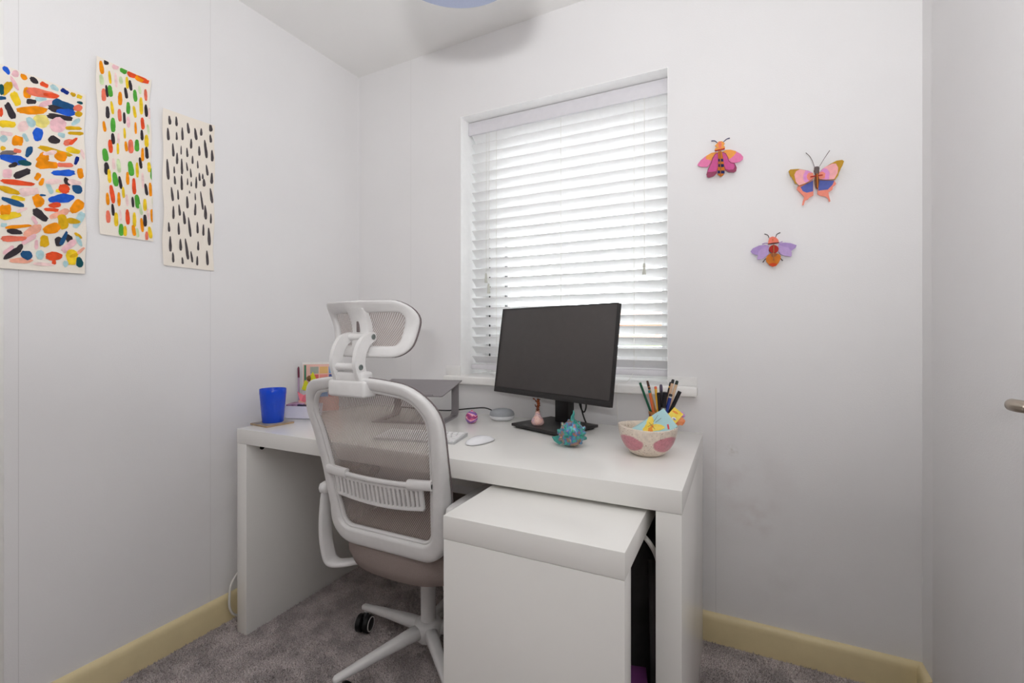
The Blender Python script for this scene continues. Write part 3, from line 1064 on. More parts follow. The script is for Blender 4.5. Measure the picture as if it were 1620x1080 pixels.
# ================================================================== SMALL DESK THINGS
sp = thing('smart_speaker', 'round grey fabric smart speaker with a white base on the desk', 'speaker', (0.775, 0.575, MZ))
lathe('speaker_base', [(0, 0), (0.036, 0), (0.044, 0.004), (0.0485, 0.012), (0.049, 0.017), (0, 0.017)], M('speaker_white', (225, 226, 228), rough=0.4), sp, seg=56)
lathe('fabric_top', [(0, 0.0172), (0.049, 0.0172), (0.0488, 0.024), (0.046, 0.031), (0.039, 0.037), (0.026, 0.041), (0.012, 0.0424), (0, 0.0427)],
      M('speaker_fabric', (138, 142, 145), rough=0.95, rgb2=(172, 175, 178), vscale=900, spec=0.1), sp, seg=56)
o = tube('speaker_cable', smooth_path([(0.744, 0.606, MZ + 0.010), (0.71, 0.625, MZ + 0.02), (0.66, 0.64, MZ + 0.028), (0.60, 0.640, MZ + 0.022), (0.53, 0.635, MZ + 0.012), (0.45, 0.628, MZ + 0.004), (0.2, 0.63, MZ + 0.003)]), 0.0027, m_blk, seg=8)
tag(o, 'thin black cable running from the round speaker past the laptop stand', 'cable')


def swirl_mat(name, cols, scale, dist, rough=0.15, trans=0.0, coat=0.6):
    m = bpy.data.materials.new(name); m.use_nodes = True
    nt = m.node_tree; p = nt.nodes['Principled BSDF']
    p.inputs['Roughness'].default_value = rough; p.inputs['Coat Weight'].default_value = coat
    p.inputs['Transmission Weight'].default_value = trans
    tc = nt.nodes.new('ShaderNodeTexCoord')
    wv = nt.nodes.new('ShaderNodeTexWave'); wv.bands_direction = 'Z'
    wv.inputs['Scale'].default_value = scale; wv.inputs['Distortion'].default_value = dist
    wv.inputs['Detail'].default_value = 3; wv.inputs['Detail Scale'].default_value = 1.6
    nt.links.new(tc.outputs['Object'], wv.inputs['Vector'])
    r = nt.nodes.new('ShaderNodeValToRGB')
    els = r.color_ramp.elements
    els[0].position = 0; els[0].color = lin(cols[0]) + [1]
    els[1].position = 1; els[1].color = lin(cols[-1]) + [1]
    for i, c in enumerate(cols[1:-1]):
        e = els.new((i + 1) / (len(cols) - 1)); e.color = lin(c) + [1]
    nt.links.new(wv.outputs['Fac'], r.inputs['Fac'])
    nt.links.new(r.outputs['Color'], p.inputs['Base Color'])
    return m


def speckle_mat(name, cols, scale, rough=0.06, trans=0.2, metal=0.2):
    m = bpy.data.materials.new(name); m.use_nodes = True
    nt = m.node_tree; p = nt.nodes['Principled BSDF']
    p.inputs['Roughness'].default_value = rough; p.inputs['Coat Weight'].default_value = 0.8
    p.inputs['Transmission Weight'].default_value = trans; p.inputs['Metallic'].default_value = metal
    tc = nt.nodes.new('ShaderNodeTexCoord')
    vo = nt.nodes.new('ShaderNodeTexNoise'); vo.inputs['Scale'].default_value = scale; vo.inputs['Detail'].default_value = 2.5
    nt.links.new(tc.outputs['Object'], vo.inputs['Vector'])
    r = nt.nodes.new('ShaderNodeValToRGB'); els = r.color_ramp.elements
    els[0].position = 0.22; els[0].color = lin(cols[0]) + [1]
    els[1].position = 0.78; els[1].color = lin(cols[-1]) + [1]
    for i, c in enumerate(cols[1:-1]):
        e = els.new(0.22 + 0.56 * (i + 1) / (len(cols) - 1)); e.color = lin(c) + [1]
    nt.links.new(vo.outputs['Fac'], r.inputs['Fac'])
    nt.links.new(r.outputs['Color'], p.inputs['Base Color'])
    return m


# swirled glass paperweight
pw = thing('paperweight', 'small pink and purple swirled glass ball beside the speaker', 'ornament', (0.705, 0.458, MZ))
lathe('glass_ball', [(0, 0), (0.010, 0.0), (0.017, 0.004), (0.0225, 0.013), (0.0238, 0.022), (0.0215, 0.032), (0.0155, 0.040), (0.008, 0.0445), (0.004, 0.047), (0, 0.048)],
      swirl_mat('pink_swirl', [(150, 60, 120), (214, 84, 134), (246, 194, 208), (190, 104, 166), (124, 92, 174)], 12, 7), pw, seg=40)
blob('glass_knob', (0.002, 0, 0.047), (0.003, 0.003, 0.003), M('pink_glass', (190, 60, 110), rough=0.1), pw, flat=False, amp=0.2)

# little vase figure on the monitor foot
dv = thing('bud_vase', 'tiny pink marbled glass vase holding an amber twig on the monitor foot', 'ornament', (0.976, 0.462, MZ + 0.0157))
lathe('vase_body', [(0, 0), (0.018, 0), (0.0225, 0.005), (0.0235, 0.012), (0.020, 0.021), (0.013, 0.030), (0.0085, 0.040), (0.0075, 0.047), (0.0095, 0.050), (0.0, 0.0495)],
      swirl_mat('pink_marble', [(225, 180, 165), (236, 196, 186), (205, 150, 140), (190, 165, 190), (228, 190, 170)], 14, 12, rough=0.2), dv, seg=36)
m_amb = M('amber_glass', (170, 90, 50), rough=0.15, rgb2=(80, 38, 26), vscale=90)
tw = mk('twig', *tube_vf(smooth_path([(0.002, 0, 0.045), (0.0, 0, 0.06), (0.003, 0.001, 0.072), (0.002, 0, 0.084), (0.004, 0, 0.094)]), [0.0056 + 0.0016 * math.sin(k * 1.4) for k in range(33)], 10), m_amb, dv, smooth=True)
tube('twig_branch', smooth_path([(0.002, 0, 0.058), (-0.007, 0, 0.066), (-0.010, 0, 0.072)]), [0.002 + 0.0006 * math.sin(k) for k in range(17)], m_amb, tw, seg=8)
tube('twig_branch', smooth_path([(0.003, 0, 0.072), (-0.006, 0, 0.084), (-0.014, 0, 0.092), (-0.018, 0, 0.091)]), [0.0024 + 0.0008 * math.sin(k) for k in range(25)], m_amb, tw, seg=8)

# spiky glass fish
fs = thing('glass_fish', 'spiky turquoise iridescent glass fish on the desk', 'ornament', (1.168, 0.272, MZ))
m_fish = speckle_mat('turquoise_glass', [(20, 70, 80), (30, 130, 125), (70, 190, 160), (60, 120, 190), (190, 130, 90), (40, 160, 140), (150, 220, 190)], 60, trans=0.25)
bm = bmesh.new()
bmesh.ops.create_icosphere(bm, subdivisions=5, radius=1)
for v in bm.verts:
    d = v.co.normalized()
    k = 1 + 0.05 * mnoise.noise(d * 4)
    v.co = Vector((d.x * 0.040 * k, d.y * 0.036 * k, 0.037 + d.z * 0.036 * k))
    if v.co.z > 0.055:
        v.co.z += (v.co.z - 0.055) * 0.35
bm.verts.index_update()
fish_body = mk('fish_body', [q.co.copy() for q in bm.verts], [[q.index for q in t.verts] for t in bm.faces], m_fish, fs, smooth='all')
bm.free()
m_fsp = M('clear_turquoise', (90, 190, 180), rough=0.08, trans=0.5, var=0.2, vscale=60)
ga = PI * (3 - math.sqrt(5))
for i in range(34):
    z = 1 - 2 * (i + 0.5) / 34
    r = math.sqrt(1 - z * z); th = ga * i
    d = Vector((r * math.cos(th), r * math.sin(th), z))
    base = Vector((d.x * 0.036, d.y * 0.033, 0.037 + d.z * 0.032))
    ln = 0.011
    if base.z + d.z * ln < 0.003:
        continue
    tip = base + d * ln + Vector((0, 0, 0.003))
    tube('spike', [base, base.lerp(tip, 0.5), base.lerp(tip, 0.85), tip], [0.0075, 0.0058, 0.0042, 0.0022], m_fish if i % 3 else m_fsp, fs, seg=8)
tube('top_spike', smooth_path([(0.004, 0, 0.068), (0.002, 0, 0.088), (0.006, 0, 0.100), (0.005, 0, 0.110)]), [0.012 - 0.0105 * (k / 24) ** 0.45 for k in range(25)], m_fsp, fs, seg=10)
fin = [(-0.030, 0.036), (-0.046, 0.030), (-0.060, 0.026), (-0.052, 0.014), (-0.036, 0.005), (-0.022, 0.012)]
mk('tail_fin', *prism_vf([Vector((x, -0.012, z)) for x, z in fin], [Vector((x, -0.005, z)) for x, z in fin]), m_fsp, fs)

# ---- speckled bowl with pink discs (colour kept as an attribute of the glaze)
bw = thing('ceramic_bowl', 'speckled cream ceramic bowl with painted pink discs on the desk', 'bowl', (1.388, 0.283, MZ))
ext = [(0.0, 0.002), (0.030, 0.0), (0.036, 0.001), (0.050, 0.009), (0.062, 0.022), (0.071, 0.038), (0.077, 0.054), (0.0805, 0.070), (0.0815, 0.080)]
fine = []
for i in range(len(ext) - 1):
    for k in range(6):
        t = k / 6
        fine.append((ext[i][0] * (1 - t) + ext[i + 1][0] * t, ext[i][1] * (1 - t) + ext[i + 1][1] * t))
fine.append(ext[-1])
nout = len(fine)
fine += [(0.0805, 0.0825), (0.0785, 0.083), (0.0765, 0.0815), (0.0745, 0.070), (0.071, 0.055), (0.064, 0.038), (0.054, 0.023), (0.04, 0.012), (0.02, 0.008), (0.0, 0.007)]
SEG = 168
v, f = lathe_vf(fine, SEG)
v = [Vector((q.x, q.y, q.z + (0.0025 * math.sin(math.atan2(q.y, q.x) * 2 + 0.6) * max(0, (q.z - 0.04) / 0.04)))) for q in v]
me = bpy.data.meshes.new('bowl_body')
me.from_pydata([tuple(q) for q in v], [], f)
ca = me.color_attributes.new('glaze', 'FLOAT_COLOR', 'POINT')
cream, pinkc = lin((226, 212, 196)), lin((204, 134, 144))
nl = len(fine)
for i, q in enumerate(v):
    a = math.atan2(q.y, q.x)
    # discs centred every 72 degrees
    amt = 0.0
    if i % nl < nout and q.z > 0.012:
        for k in range(4):
            a0 = math.radians(-123 + 88 * k)
            da = (a - a0 + PI) % (2 * PI) - PI
            e = (da / 0.60) ** 2 + ((q.z - 0.041) / 0.0220) ** 2
            e += 0.12 * mnoise.noise(Vector((q.x * 60, q.y * 60, q.z * 60)))
            amt = max(amt, max(0, min(1, (1.02 - e) / 0.10)))
    ca.data[i].color = [cream[j] * (1 - amt) + pinkc[j] * amt for j in range(3)] + [1]
bmx = bmesh.new(); bmx.from_mesh(me); bmesh.ops.remove_doubles(bmx, verts=bmx.verts, dist=1e-6); bmesh.ops.recalc_face_normals(bmx, faces=bmx.faces); bmx.to_mesh(me); bmx.free()
me.polygons.foreach_set('use_smooth', [True] * len(me.polygons))
mb = bpy.data.materials.new('speckled_glaze'); mb.use_nodes = True
nt = mb.node_tree; p = nt.nodes['Principled BSDF']; p.inputs['Roughness'].default_value = 0.28
at_ = nt.nodes.new('ShaderNodeAttribute'); at_.attribute_name = 'glaze'
tc = nt.nodes.new('ShaderNodeTexCoord')
nz = nt.nodes.new('ShaderNodeTexNoise'); nz.inputs['Scale'].default_value = 260; nz.inputs['Detail'].default_value = 1
nt.links.new(tc.outputs['Object'], nz.inputs['Vector'])
rp_ = nt.nodes.new('ShaderNodeValToRGB'); rp_.color_ramp.elements[0].position = 0.66; rp_.color_ramp.elements[1].position = 0.72
nt.links.new(nz.outputs['Fac'], rp_.inputs['Fac'])
nz2 = nt.nodes.new('ShaderNodeTexNoise'); nz2.inputs['Scale'].default_value = 120; nz2.inputs['Detail'].default_value = 3
nt.links.new(tc.outputs['Object'], nz2.inputs['Vector'])
mr = nt.nodes.new('ShaderNodeMapRange'); mr.inputs[1].default_value = 0.3; mr.inputs[2].default_value = 0.7; mr.inputs[3].default_value = 0.86; mr.inputs[4].default_value = 1.06
nt.links.new(nz2.outputs['Fac'], mr.inputs[0])
mul = nt.nodes.new('ShaderNodeMix'); mul.data_type = 'RGBA'; mul.blend_type = 'MULTIPLY'; mul.inputs[0].default_value = 1
nt.links.new(at_.outputs['Color'], mul.inputs[6]); nt.links.new(mr.outputs[0], mul.inputs[7])
mx = nt.nodes.new('ShaderNodeMix'); mx.data_type = 'RGBA'
nt.links.new(rp_.outputs['Color'], mx.inputs[0]); nt.links.new(mul.outputs[2], mx.inputs[6]); mx.inputs[7].default_value = lin((150, 95, 85)) + [1]
nt.links.new(mx.outputs[2], p.inputs['Base Color'])
me.materials.append(mb)
link(bpy.data.objects.new('bowl_body', me), bw)

# ---- card packs leaning out of the bowl
m_cblue = M('pale_blue_card', (176, 216, 220), rough=0.5)
m_cblue2 = M('shaded_blue_card', (134, 172, 174), rough=0.5)  # darker copy of the pale blue, the pack side's shade put into colour
m_yel = M('yellow_print', (246, 208, 60), rough=0.55, rgb2=(250, 228, 110), vscale=60)
m_org = M('orange_print', (240, 150, 50), rough=0.55)
m_redp = M('red_print', (226, 70, 78), rough=0.55)
m_line = M('dark_line_print', (110, 90, 80), rough=0.6)
# box frame: long axis rises to the upper right; built in its own plane
bp = thing('card_pack', 'pale blue card pack with a yellow flower print standing in the bowl', 'card pack', atd(1036, 677, 1.285))
ex = Vector((0.76, 0.30, 0.58)).normalized()
ey = Vector((-0.55, 0.12, 0.75)); ey = (ey - ex * ey.dot(ex)).normalized()
nrm_ = ex.cross(ey).normalized()
if nrm_.y > 0: nrm_ = -nrm_


def pk(a, b, c):
    return ex * a + ey * b + nrm_ * c


def pack_box(name, a0, a1, b0, b1, c0, c1, mat, parent):
    v, f = box_vf(a0, a1, b0, b1, c0, c1, 0.0006, 1)
    return mk(name, [pk(*q) for q in v], f, mat, parent, smooth=True)


PBODY = pack_box('pack_body', -0.060, 0.052, -0.030, 0.030, -0.012, 0.006, m_cblue, bp)
pack_box('pack_side', -0.0598, 0.0518, -0.0308, -0.0295, -0.0115, 0.0055, m_cblue2, bp)


def flat(name, pts, c, mat, parent):
    return mk(name, *prism_vf([pk(a, b, c + 0.0004) for a, b in pts], [pk(a, b, c) for a, b in pts]), mat, parent)


def ell(cx, cy, rx, ry, ang=0.0, n=16, jit=0.0):
    out = []
    for k in range(n):
        a = 2 * PI * k / n
        j = 1 + jit * random.uniform(-1, 1)
        x, y = rx * math.cos(a) * j, ry * math.sin(a) * j
        out.append((cx + x * math.cos(ang) - y * math.sin(ang), cy + x * math.sin(ang) + y * math.cos(ang)))
    return out


flat('printed_petal', ell(-0.0020, 0.0190, 0.0196, 0.0092, 0.7, jit=.12), 0.006, m_yel, bp)
flat('printed_petal', ell(-0.0140, 0.0110, 0.0184, 0.0092, 0.1, jit=.12), 0.0064, m_yel, bp)
flat('printed_petal', ell(0.0040, -0.0010, 0.0218, 0.0092, -0.5, jit=.12), 0.0068, m_yel, bp)
flat('printed_petal', ell(-0.0160, -0.0010, 0.0115, 0.0069, 0.9, jit=.12), 0.0072, m_org, bp)
flat('printed_centre', ell(-0.0040, 0.0070, 0.0046, 0.0034, 0.3), 0.0076, m_org, bp)
for (a0, b0, a1, b1) in ((-0.03, 0.004, -0.012, 0.002), (-0.02, 0.012, -0.018, -0.012), (-0.01, 0.006, 0.012, 0.014), (-0.006, 0.002, 0.014, 0.003)):
    a0 += 0.016; a1 += 0.016; b0 += 0.009; b1 += 0.009
    d = Vector((b0 - b1, a1 - a0)).normalized() * 0.0004
    flat('printed_line', [(a0 - d.x, b0 - d.y), (a1 - d.x, b1 - d.y), (a1 + d.x, b1 + d.y), (a0 + d.x, b0 + d.y)], 0.008, m_line, bp)
flat('printed_tag', [(0.026, -0.022), (0.030, -0.024), (0.036, -0.012), (0.032, -0.010)], 0.006, m_redp, bp)
o2 = thing('sticky_note_pad', 'pale blue folded paper pad tucked behind the yellow flower card pack', 'note pad', atd(1030, 676, 1.295))
v, f = box_vf(-0.045, 0.046, -0.027, 0.027, -0.003, 0.003, 0.0005, 1)
ex2 = Vector((0.80, 0.1, 0.58)).normalized()
mk('pad_body', [ex2 * q.x + ey * q.y + nrm_ * (q.z - 0.018) for q in v], f, M('paler_blue_paper', (190, 224, 228), rough=0.7), o2, smooth=True)
yp = thing('yellow_card', 'small yellow printed card packet poking out behind the pale blue pack', 'card', atd(1063, 662, 1.318))
exy = Vector((0.60, -0.02, -0.45)).normalized(); eyy = Vector((0.42, 0.25, 0.75)).normalized()
nny = exy.cross(eyy).normalized()
eyy = nny.cross(exy).normalized()
if nny.y > 0: nny = -nny


def pky(q):
    return exy * q[0] + eyy * q[1] + nny * q[2]


v, f = box_vf(-0.015, 0.016, -0.045, 0.030, -0.002, 0.002, 0.0004, 1)
mk('card_body', [pky(q) for q in v], f, m_yel, yp, smooth=True)
for i, (a, b, rx, ry, mm) in enumerate(((-0.004, 0.020, 0.009, 0.003, m_org), (0.004, 0.004, 0.007, 0.0035, M('white_print', (240, 236, 226), rough=.6)), (0.006, 0.003, 0.004, 0.0016, M('blue_print', (120, 110, 190), rough=.6)))):
    pts = ell(a, b, rx, ry, 0.2, 14, .1)
    mk('printed_mark', *prism_vf([pky((x, y, 0.0024 + .0003 * i)) for x, y in pts], [pky((x, y, 0.002)) for x, y in pts]), mm, yp)
op = thing('orange_pouch', 'tiny orange and purple foil pouch behind the yellow printed card', 'pouch', (1.462, 0.328, MZ + 0.070))
blob('pouch_body', (0.004, 0, 0.024), (0.016, 0.006, 0.014), M('orange_foil', (240, 140, 90), rough=0.35, rgb2=(252, 170, 120), vscale=80), op, amp=0.35, seed=1.3, flat=False)
blob('pouch_top', (0.010, 0.002, 0.040), (0.010, 0.005, 0.009), M('lilac_foil', (205, 150, 210), rough=0.35), op, amp=0.3, seed=5.3, flat=False)
tube('pouch_stem', [(0.002, 0.0, 0.02), (-0.008, -0.004, -0.02), (-0.012, -0.01, -0.035)], 0.003, M('orange_foil', (240, 140, 90)), op, seg=8)

# ---- pencil pot with pens and pencils (each its own thing)
POT = (1.385, 0.545)
pp = thing('pencil_pot', 'terracotta red pencil pot behind the ceramic bowl', 'pencil pot', (POT[0], POT[1], MZ))
lathe('pot_body', [(0, 0), (0.035, 0), (0.0365, 0.003), (0.0368, 0.078), (0.037, 0.08), (0.035, 0.08), (0.033, 0.008), (0, 0.006)],
      M('terracotta_glaze', (150, 66, 48), rough=0.4, var=0.25, vscale=30), pp, seg=40)
lathe('pot_rim', [(0.0367, 0.072), (0.038, 0.073), (0.038, 0.0805), (0.0345, 0.0812), (0.0345, 0.073), (0.0367, 0.072)], M('ochre_rim', (190, 130, 70), rough=0.4), pp, seg=40)


def pencil(label, top_px, col, rad=0.0041, tipcol=None, tiplen=0.02, cat='pencil', name='pencil', base=(0, 0), dy=0.0, bands=(), clip=False):
    top = on(top_px[0], top_px[1], 1, POT[1] + dy)
    bot = Vector((POT[0] + base[0], POT[1] + base[1], MZ + 0.009))
    L = (top - bot).length
    q = Vector((0, 0, 1)).rotation_difference((top - bot).normalized())
    t = thing(name, label, cat, bot)
    t.rotation_mode = 'QUATERNION'; t.rotation_quaternion = q
    m = M('pen_' + '_'.join(map(str, col)), col, rough=0.35)
    seg = 6 if name == 'pencil' else 14
    end = L - (tiplen if tipcol else 0)
    tube('barrel', [(0, 0, 0), (0, 0, end)], rad, m, t, seg=seg)
    if tipcol:
        mt = M('pen_' + '_'.join(map(str, tipcol)), tipcol, rough=0.4)
        tube('cap', [(0, 0, end), (0, 0, end + tiplen * 0.75), (0, 0, L)], [rad * 1.02, rad * 1.0, rad * 0.7], mt, t, seg=14)
    for (s0, s1, c) in bands:
        tube('band', [(0, 0, L - s0), (0, 0, L - s1)], rad * 1.08, M('pen_' + '_'.join(map(str, c)), c, rough=0.3), t, seg=14)
    if clip:
        box('clip', -0.0013, 0.0013, -rad - 0.003, -rad - 0.0015, L - 0.045, L - 0.006, m, t, bev=0.0003)
    return t


pencil('dark green pencil leaning furthest out over the ceramic bowl', (1012.5, 605), (18, 92, 66), base=(-0.005, -0.005), dy=-0.01)
pencil('cream pencil with a brown and black patterned cap in the pot', (1024, 602), (214, 160, 96), tipcol=(70, 40, 30), tiplen=0.03, base=(0.0, 0.01), dy=0.012, bands=((0.022, 0.02, (214, 120, 60)),))
pencil('orange pencil with a teal end in the terracotta pot', (1027, 617), (226, 112, 62), tipcol=(40, 130, 130), tiplen=0.009, base=(-0.008, -0.012), dy=-0.018)
pencil('yellow pencil with an orange rubber end in the terracotta pot', (1037, 611), (236, 182, 60), tipcol=(234, 110, 80), tiplen=0.008, base=(0.002, -0.016), dy=-0.02, rad=0.0045)
pencil('thick black marker leaning left of the charcoal pen', (1042, 621), (32, 30, 34), rad=0.0066, base=(0.006, -0.014), dy=-0.02, name='marker', cat='pen', clip=True)
pencil('charcoal grey pen with a purple tinted cap in the terracotta pot', (1045.5, 608), (62, 60, 66), tipcol=(84, 74, 96), tiplen=0.022, base=(0.008, 0.008), dy=0.005, name='pen', cat='pen', rad=0.005)
pencil('broad black felt pen with a grey grip in the terracotta pot', (1052.5, 620), (30, 28, 32), rad=0.0072, base=(0.004, -0.018), dy=-0.024, name='felt_pen', cat='pen', bands=((0.052, 0.062, (150, 150, 146)),))
pencil('yellow and black striped pencil in the terracotta pot', (1061, 604), (226, 176, 60), tipcol=(34, 30, 28), tiplen=0.014, base=(-0.004, 0.012), dy=0.016, bands=((0.02, 0.05, (40, 34, 30)),), rad=0.0034)
pencil('pale wooden pen with a black tip leaning beside the striped pencil', (1065, 600), (226, 190, 158), tipcol=(40, 40, 42), tiplen=0.013, base=(0.0, 0.016), dy=0.006, name='pen', cat='pen', rad=0.0048)
pencil('pale wooden pen with a dark green tip at the window side of the pot', (1071.5, 602), (228, 196, 162), tipcol=(42, 56, 52), tiplen=0.013, base=(0.004, 0.012), dy=0.014, name='pen', cat='pen', rad=0.0048)
pencil('blue ballpoint pen with a silver ring in the terracotta pot', (1061.5, 623), (36, 58, 140), tipcol=(50, 44, 50), tiplen=0.008, base=(0.004, -0.02), dy=-0.012, name='pen', cat='pen', rad=0.0056, bands=((0.008, 0.013, (200, 202, 206)),))
pencil('black pen leaning out towards the door', (1075.5, 619), (36, 34, 38), rad=0.0062, base=(0.0, -0.006), dy=-0.006, name='pen', cat='pen', clip=True)

# ---- blue tumbler, coaster
cs = thing('coaster', 'square wooden coaster with a dark print under the blue tumbler', 'coaster', (0.040, 0.112, MZ), math.radians(-6))
box('coaster_body', -0.054, 0.054, -0.054, 0.054, 0, 0.006, M('coaster_wood', (176, 150, 118), rough=0.6, var=0.1), cs, bev=0.001)
box('coaster_print', -0.052, 0.052, -0.052, 0.052, 0.0061, 0.0068, M('coaster_print', (110, 104, 112), rough=0.4, rgb2=(190, 176, 150), vscale=38), cs, bev=0)
cu = thing('tumbler', 'translucent cobalt blue plastic tumbler on the wooden coaster', 'cup', (0.035, 0.118, MZ + 0.007))
m_blue = M('cobalt_plastic', (24, 88, 236), rough=0.12, trans=0.25, var=0.05)
lathe('tumbler_body', [(0, 0), (0.0355, 0), (0.037, 0.002), (0.0455, 0.104), (0.0462, 0.106), (0.0465, 0.124), (0.0455, 0.1255), (0.0445, 0.124), (0.044, 0.106), (0.0355, 0.005), (0, 0.004)], m_blue, cu, seg=64)

# ---- white tray with stationery by the left wall
m_tray = M('white_tray_plastic', (236, 234, 244), rough=0.35)
TRX, TRY = 0.025, 0.262
tr_ = thing('desk_tray', 'small white rounded tray of stationery beside the blue tumbler', 'tray', (TRX, TRY, MZ), math.radians(18))
outer = [ring(0.060, 0.040, 0.0, 48, 0.45), ring(0.066, 0.046, 0.004, 48, 0.45), ring(0.071, 0.051, 0.052, 48, 0.45), ring(0.068, 0.048, 0.052, 48, 0.45), ring(0.063, 0.043, 0.006, 48, 0.45)]
mk('tray_body', *loft_vf(outer), m_tray, tr_, smooth=True)


def plain(name, label, cat, x, y, z, sx, sy, sz, rot, mat, bev=0.0015):
    t = thing(name, label, cat, (x, y, z))
    t.rotation_euler = rot
    box(name + '_body', -sx / 2, sx / 2, -sy / 2, sy / 2, 0, sz, mat, t, bev=bev)
    return t


t = plain('purple_wallet', 'purple and lilac card wallet lying in the white tray', 'wallet', TRX - 0.022, TRY - 0.004, MZ + 0.046, 0.075, 0.055, 0.012, (0.05, -0.06, 0.3), M('plum_card', (128, 84, 112), rough=0.5, rgb2=(196, 160, 196), vscale=40))
t = plain('eraser', 'dark blue eraser lying in the white tray', 'eraser', TRX + 0.018, TRY - 0.022, MZ + 0.042, 0.03, 0.018, 0.014, (0, 0.1, 0.3), M('navy_rubber', (46, 44, 70), rough=0.6))
pc_ = thing('pink_card', 'crumpled coral pink greeting card standing in the white tray', 'card', (TRX + 0.008, TRY + 0.004, MZ + 0.01))
m_pink = M('coral_card', (238, 128, 140), rough=0.6, var=0.08, vscale=30)
crd = [(-0.042, 0.092, -0.004), (-0.015, 0.078, 0.004), (0.005, 0.086, 0.0), (0.03, 0.082, 0.004), (0.034, 0.02, 0.0), (-0.012, 0.006, 0.002), (-0.022, 0.045, -0.004)]
mk('card_front', *prism_vf([Vector((x, y_, z)) for x, z, y_ in crd], [Vector((x, y_ + 0.0012, z)) for x, z, y_ in crd]), m_pink, pc_)
crd2 = [(-0.030, 0.060, 0.010), (0.004, 0.052, 0.008), (0.03, 0.06, 0.012), (0.03, 0.0, 0.010), (-0.005, 0.0, 0.01), (-0.02, 0.03, 0.01)]
mk('card_inside', *prism_vf([Vector((x, y_ - 0.02, z)) for x, z, y_ in crd2], [Vector((x, y_ - 0.0188, z)) for x, z, y_ in crd2]), M('peach_card', (232, 190, 170), rough=0.6), pc_)

# ---- magazine file with booklets and bits behind the chair
bkx, bky = -0.072, 0.372
bk = thing('picture_book', 'tall white book with a colourful tile cover standing near the wall', 'book', (-0.084, 0.353, MZ), math.radians(45))
m_paper = M('white_paper', (240, 238, 232), rough=0.7)
box('cover', 0, 0.145, -0.0015, 0.0, 0, 0.215, M('book_cover_pink', (236, 190, 178), rough=0.5), bk, bev=0.0004)
box('page_block', 0.001, 0.143, 0.0002, 0.014, 0.001, 0.213, m_paper, bk, bev=0.0008)
box('spine', -0.003, 0.0, -0.0015, 0.016, 0, 0.215, m_paper, bk, bev=0.0006)
box('white_border', -0.0005, 0.145, -0.0022, -0.0016, 0.206, 0.215, m_paper, bk, bev=0)
box('green_stripe', 0.004, 0.012, -0.0024, -0.0016, 0.0, 0.203, M('cover_green', (58, 128, 96), rough=0.5), bk, bev=0)
tcols = [(168, 176, 164), (232, 188, 120), (110, 164, 216), (216, 96, 96), (236, 150, 140), (64, 84, 150), (190, 180, 120), (222, 170, 110)]
k = 0
for r in range(4):
    for c in range(3):
        x0 = 0.028 + c * 0.038; z0 = 0.165 - r * 0.034
        box('cover_tile', x0, x0 + 0.034, -0.0025, -0.0016, z0, z0 + 0.030, M('tile_%d' % (k % 8), tcols[k % 8], rough=0.5), bk, bev=0)
        k += 1
o = thing('pen_mug', 'pale grey mug half hidden behind the chair frame by the tray', 'mug', (-0.030, 0.343, MZ))
lathe('mug_body', [(0, 0), (0.03, 0), (0.034, 0.004), (0.0365, 0.09), (0.0365, 0.1), (0.034, 0.1), (0.032, 0.008), (0, 0.006)], M('mug_grey', (210, 208, 204), rough=0.35), o, seg=40)
o = thing('maroon_pen', 'slim maroon and lilac pen standing behind the grey mug', 'pen', (-0.093, 0.338, MZ))
tube('barrel', [(0, 0, 0), (-0.001, 0, 0.15)], 0.0035, M('lilac_pen', (190, 160, 190), rough=0.4), o, seg=12)
tube('cap', [(-0.001, 0, 0.15), (-0.002, 0, 0.19), (-0.002, 0, 0.197)], [0.0042, 0.0042, 0.002], M('maroon_pen', (110, 30, 60), rough=0.35), o, seg=12)
m_neon = M('neon_yellow', (232, 232, 30), rough=0.5)
o = thing('yellow_ribbon', 'neon yellow ribbon bow tucked into the grey mug', 'ribbon', (-0.018, 0.336, MZ + 0.066))
for q, (a, b, c, d) in enumerate((((-0.055, 0.0, 0.035), (-0.035, 0.0, 0.075), (-0.022, 0.0, 0.07), (-0.036, 0.0, 0.03)), ((-0.008, 0, 0.085), (0.012, 0, 0.112), (0.034, 0, 0.078), (0.0, 0, 0.074)), ((-0.036, 0, 0.03), (-0.022, 0, 0.07), (0.006, 0.004, 0.02), (-0.004, 0.004, -0.03)), ((0.0, 0, 0.074), (0.02, 0, 0.08), (0.018, 0.002, 0.0), (-0.004, 0.004, -0.03)))):
    pts = [Vector(x) for x in (a, b, c, d)]
    mk('ribbon_loop', *prism_vf(pts, [x + Vector((0, 0.0012, 0)) for x in pts]), m_neon, o)
o = thing('wooden_bead', 'brown wooden bead figure poking out of the grey mug', 'figurine', (-0.028, 0.345, MZ + 0.083))
blob('bead', (0, -0.006, 0.066), (0.013, 0.012, 0.012), M('bead_brown', (128, 92, 58), rough=0.4, var=.2, vscale=90), o, flat=False, amp=0.15)
tube('bead_stick', [(0.004, 0.0, -0.06), (0, -0.005, 0.06)], 0.0025, M('bead_brown', (128, 92, 58)), o, seg=8)

# ================================================================== PAINTINGS ON THE LEFT WALL
COLS = dict(blue=(40, 92, 200), navy=(28, 48, 128), steel=(40, 84, 128), teal=(32, 84, 92), lblue=(176, 208, 212), pink=(236, 190, 196), pinkp=(240, 208, 204),
            orange=(240, 146, 24), ochre=(214, 168, 32), yellow=(236, 200, 48), pyel=(236, 222, 130), black=(62, 56, 60), red=(228, 84, 48), coral=(232, 120, 96),
            salmon=(238, 172, 148), grey=(120, 112, 112), green=(86, 168, 64), lgreen=(204, 222, 176), ink=(86, 80, 82), brown=(120, 106, 100))
m_sheet = M('watercolour_paper', (240, 232, 220), rough=0.9, var=0.012, vscale=20, bump=0.25, bscale=300, spec=0.1)


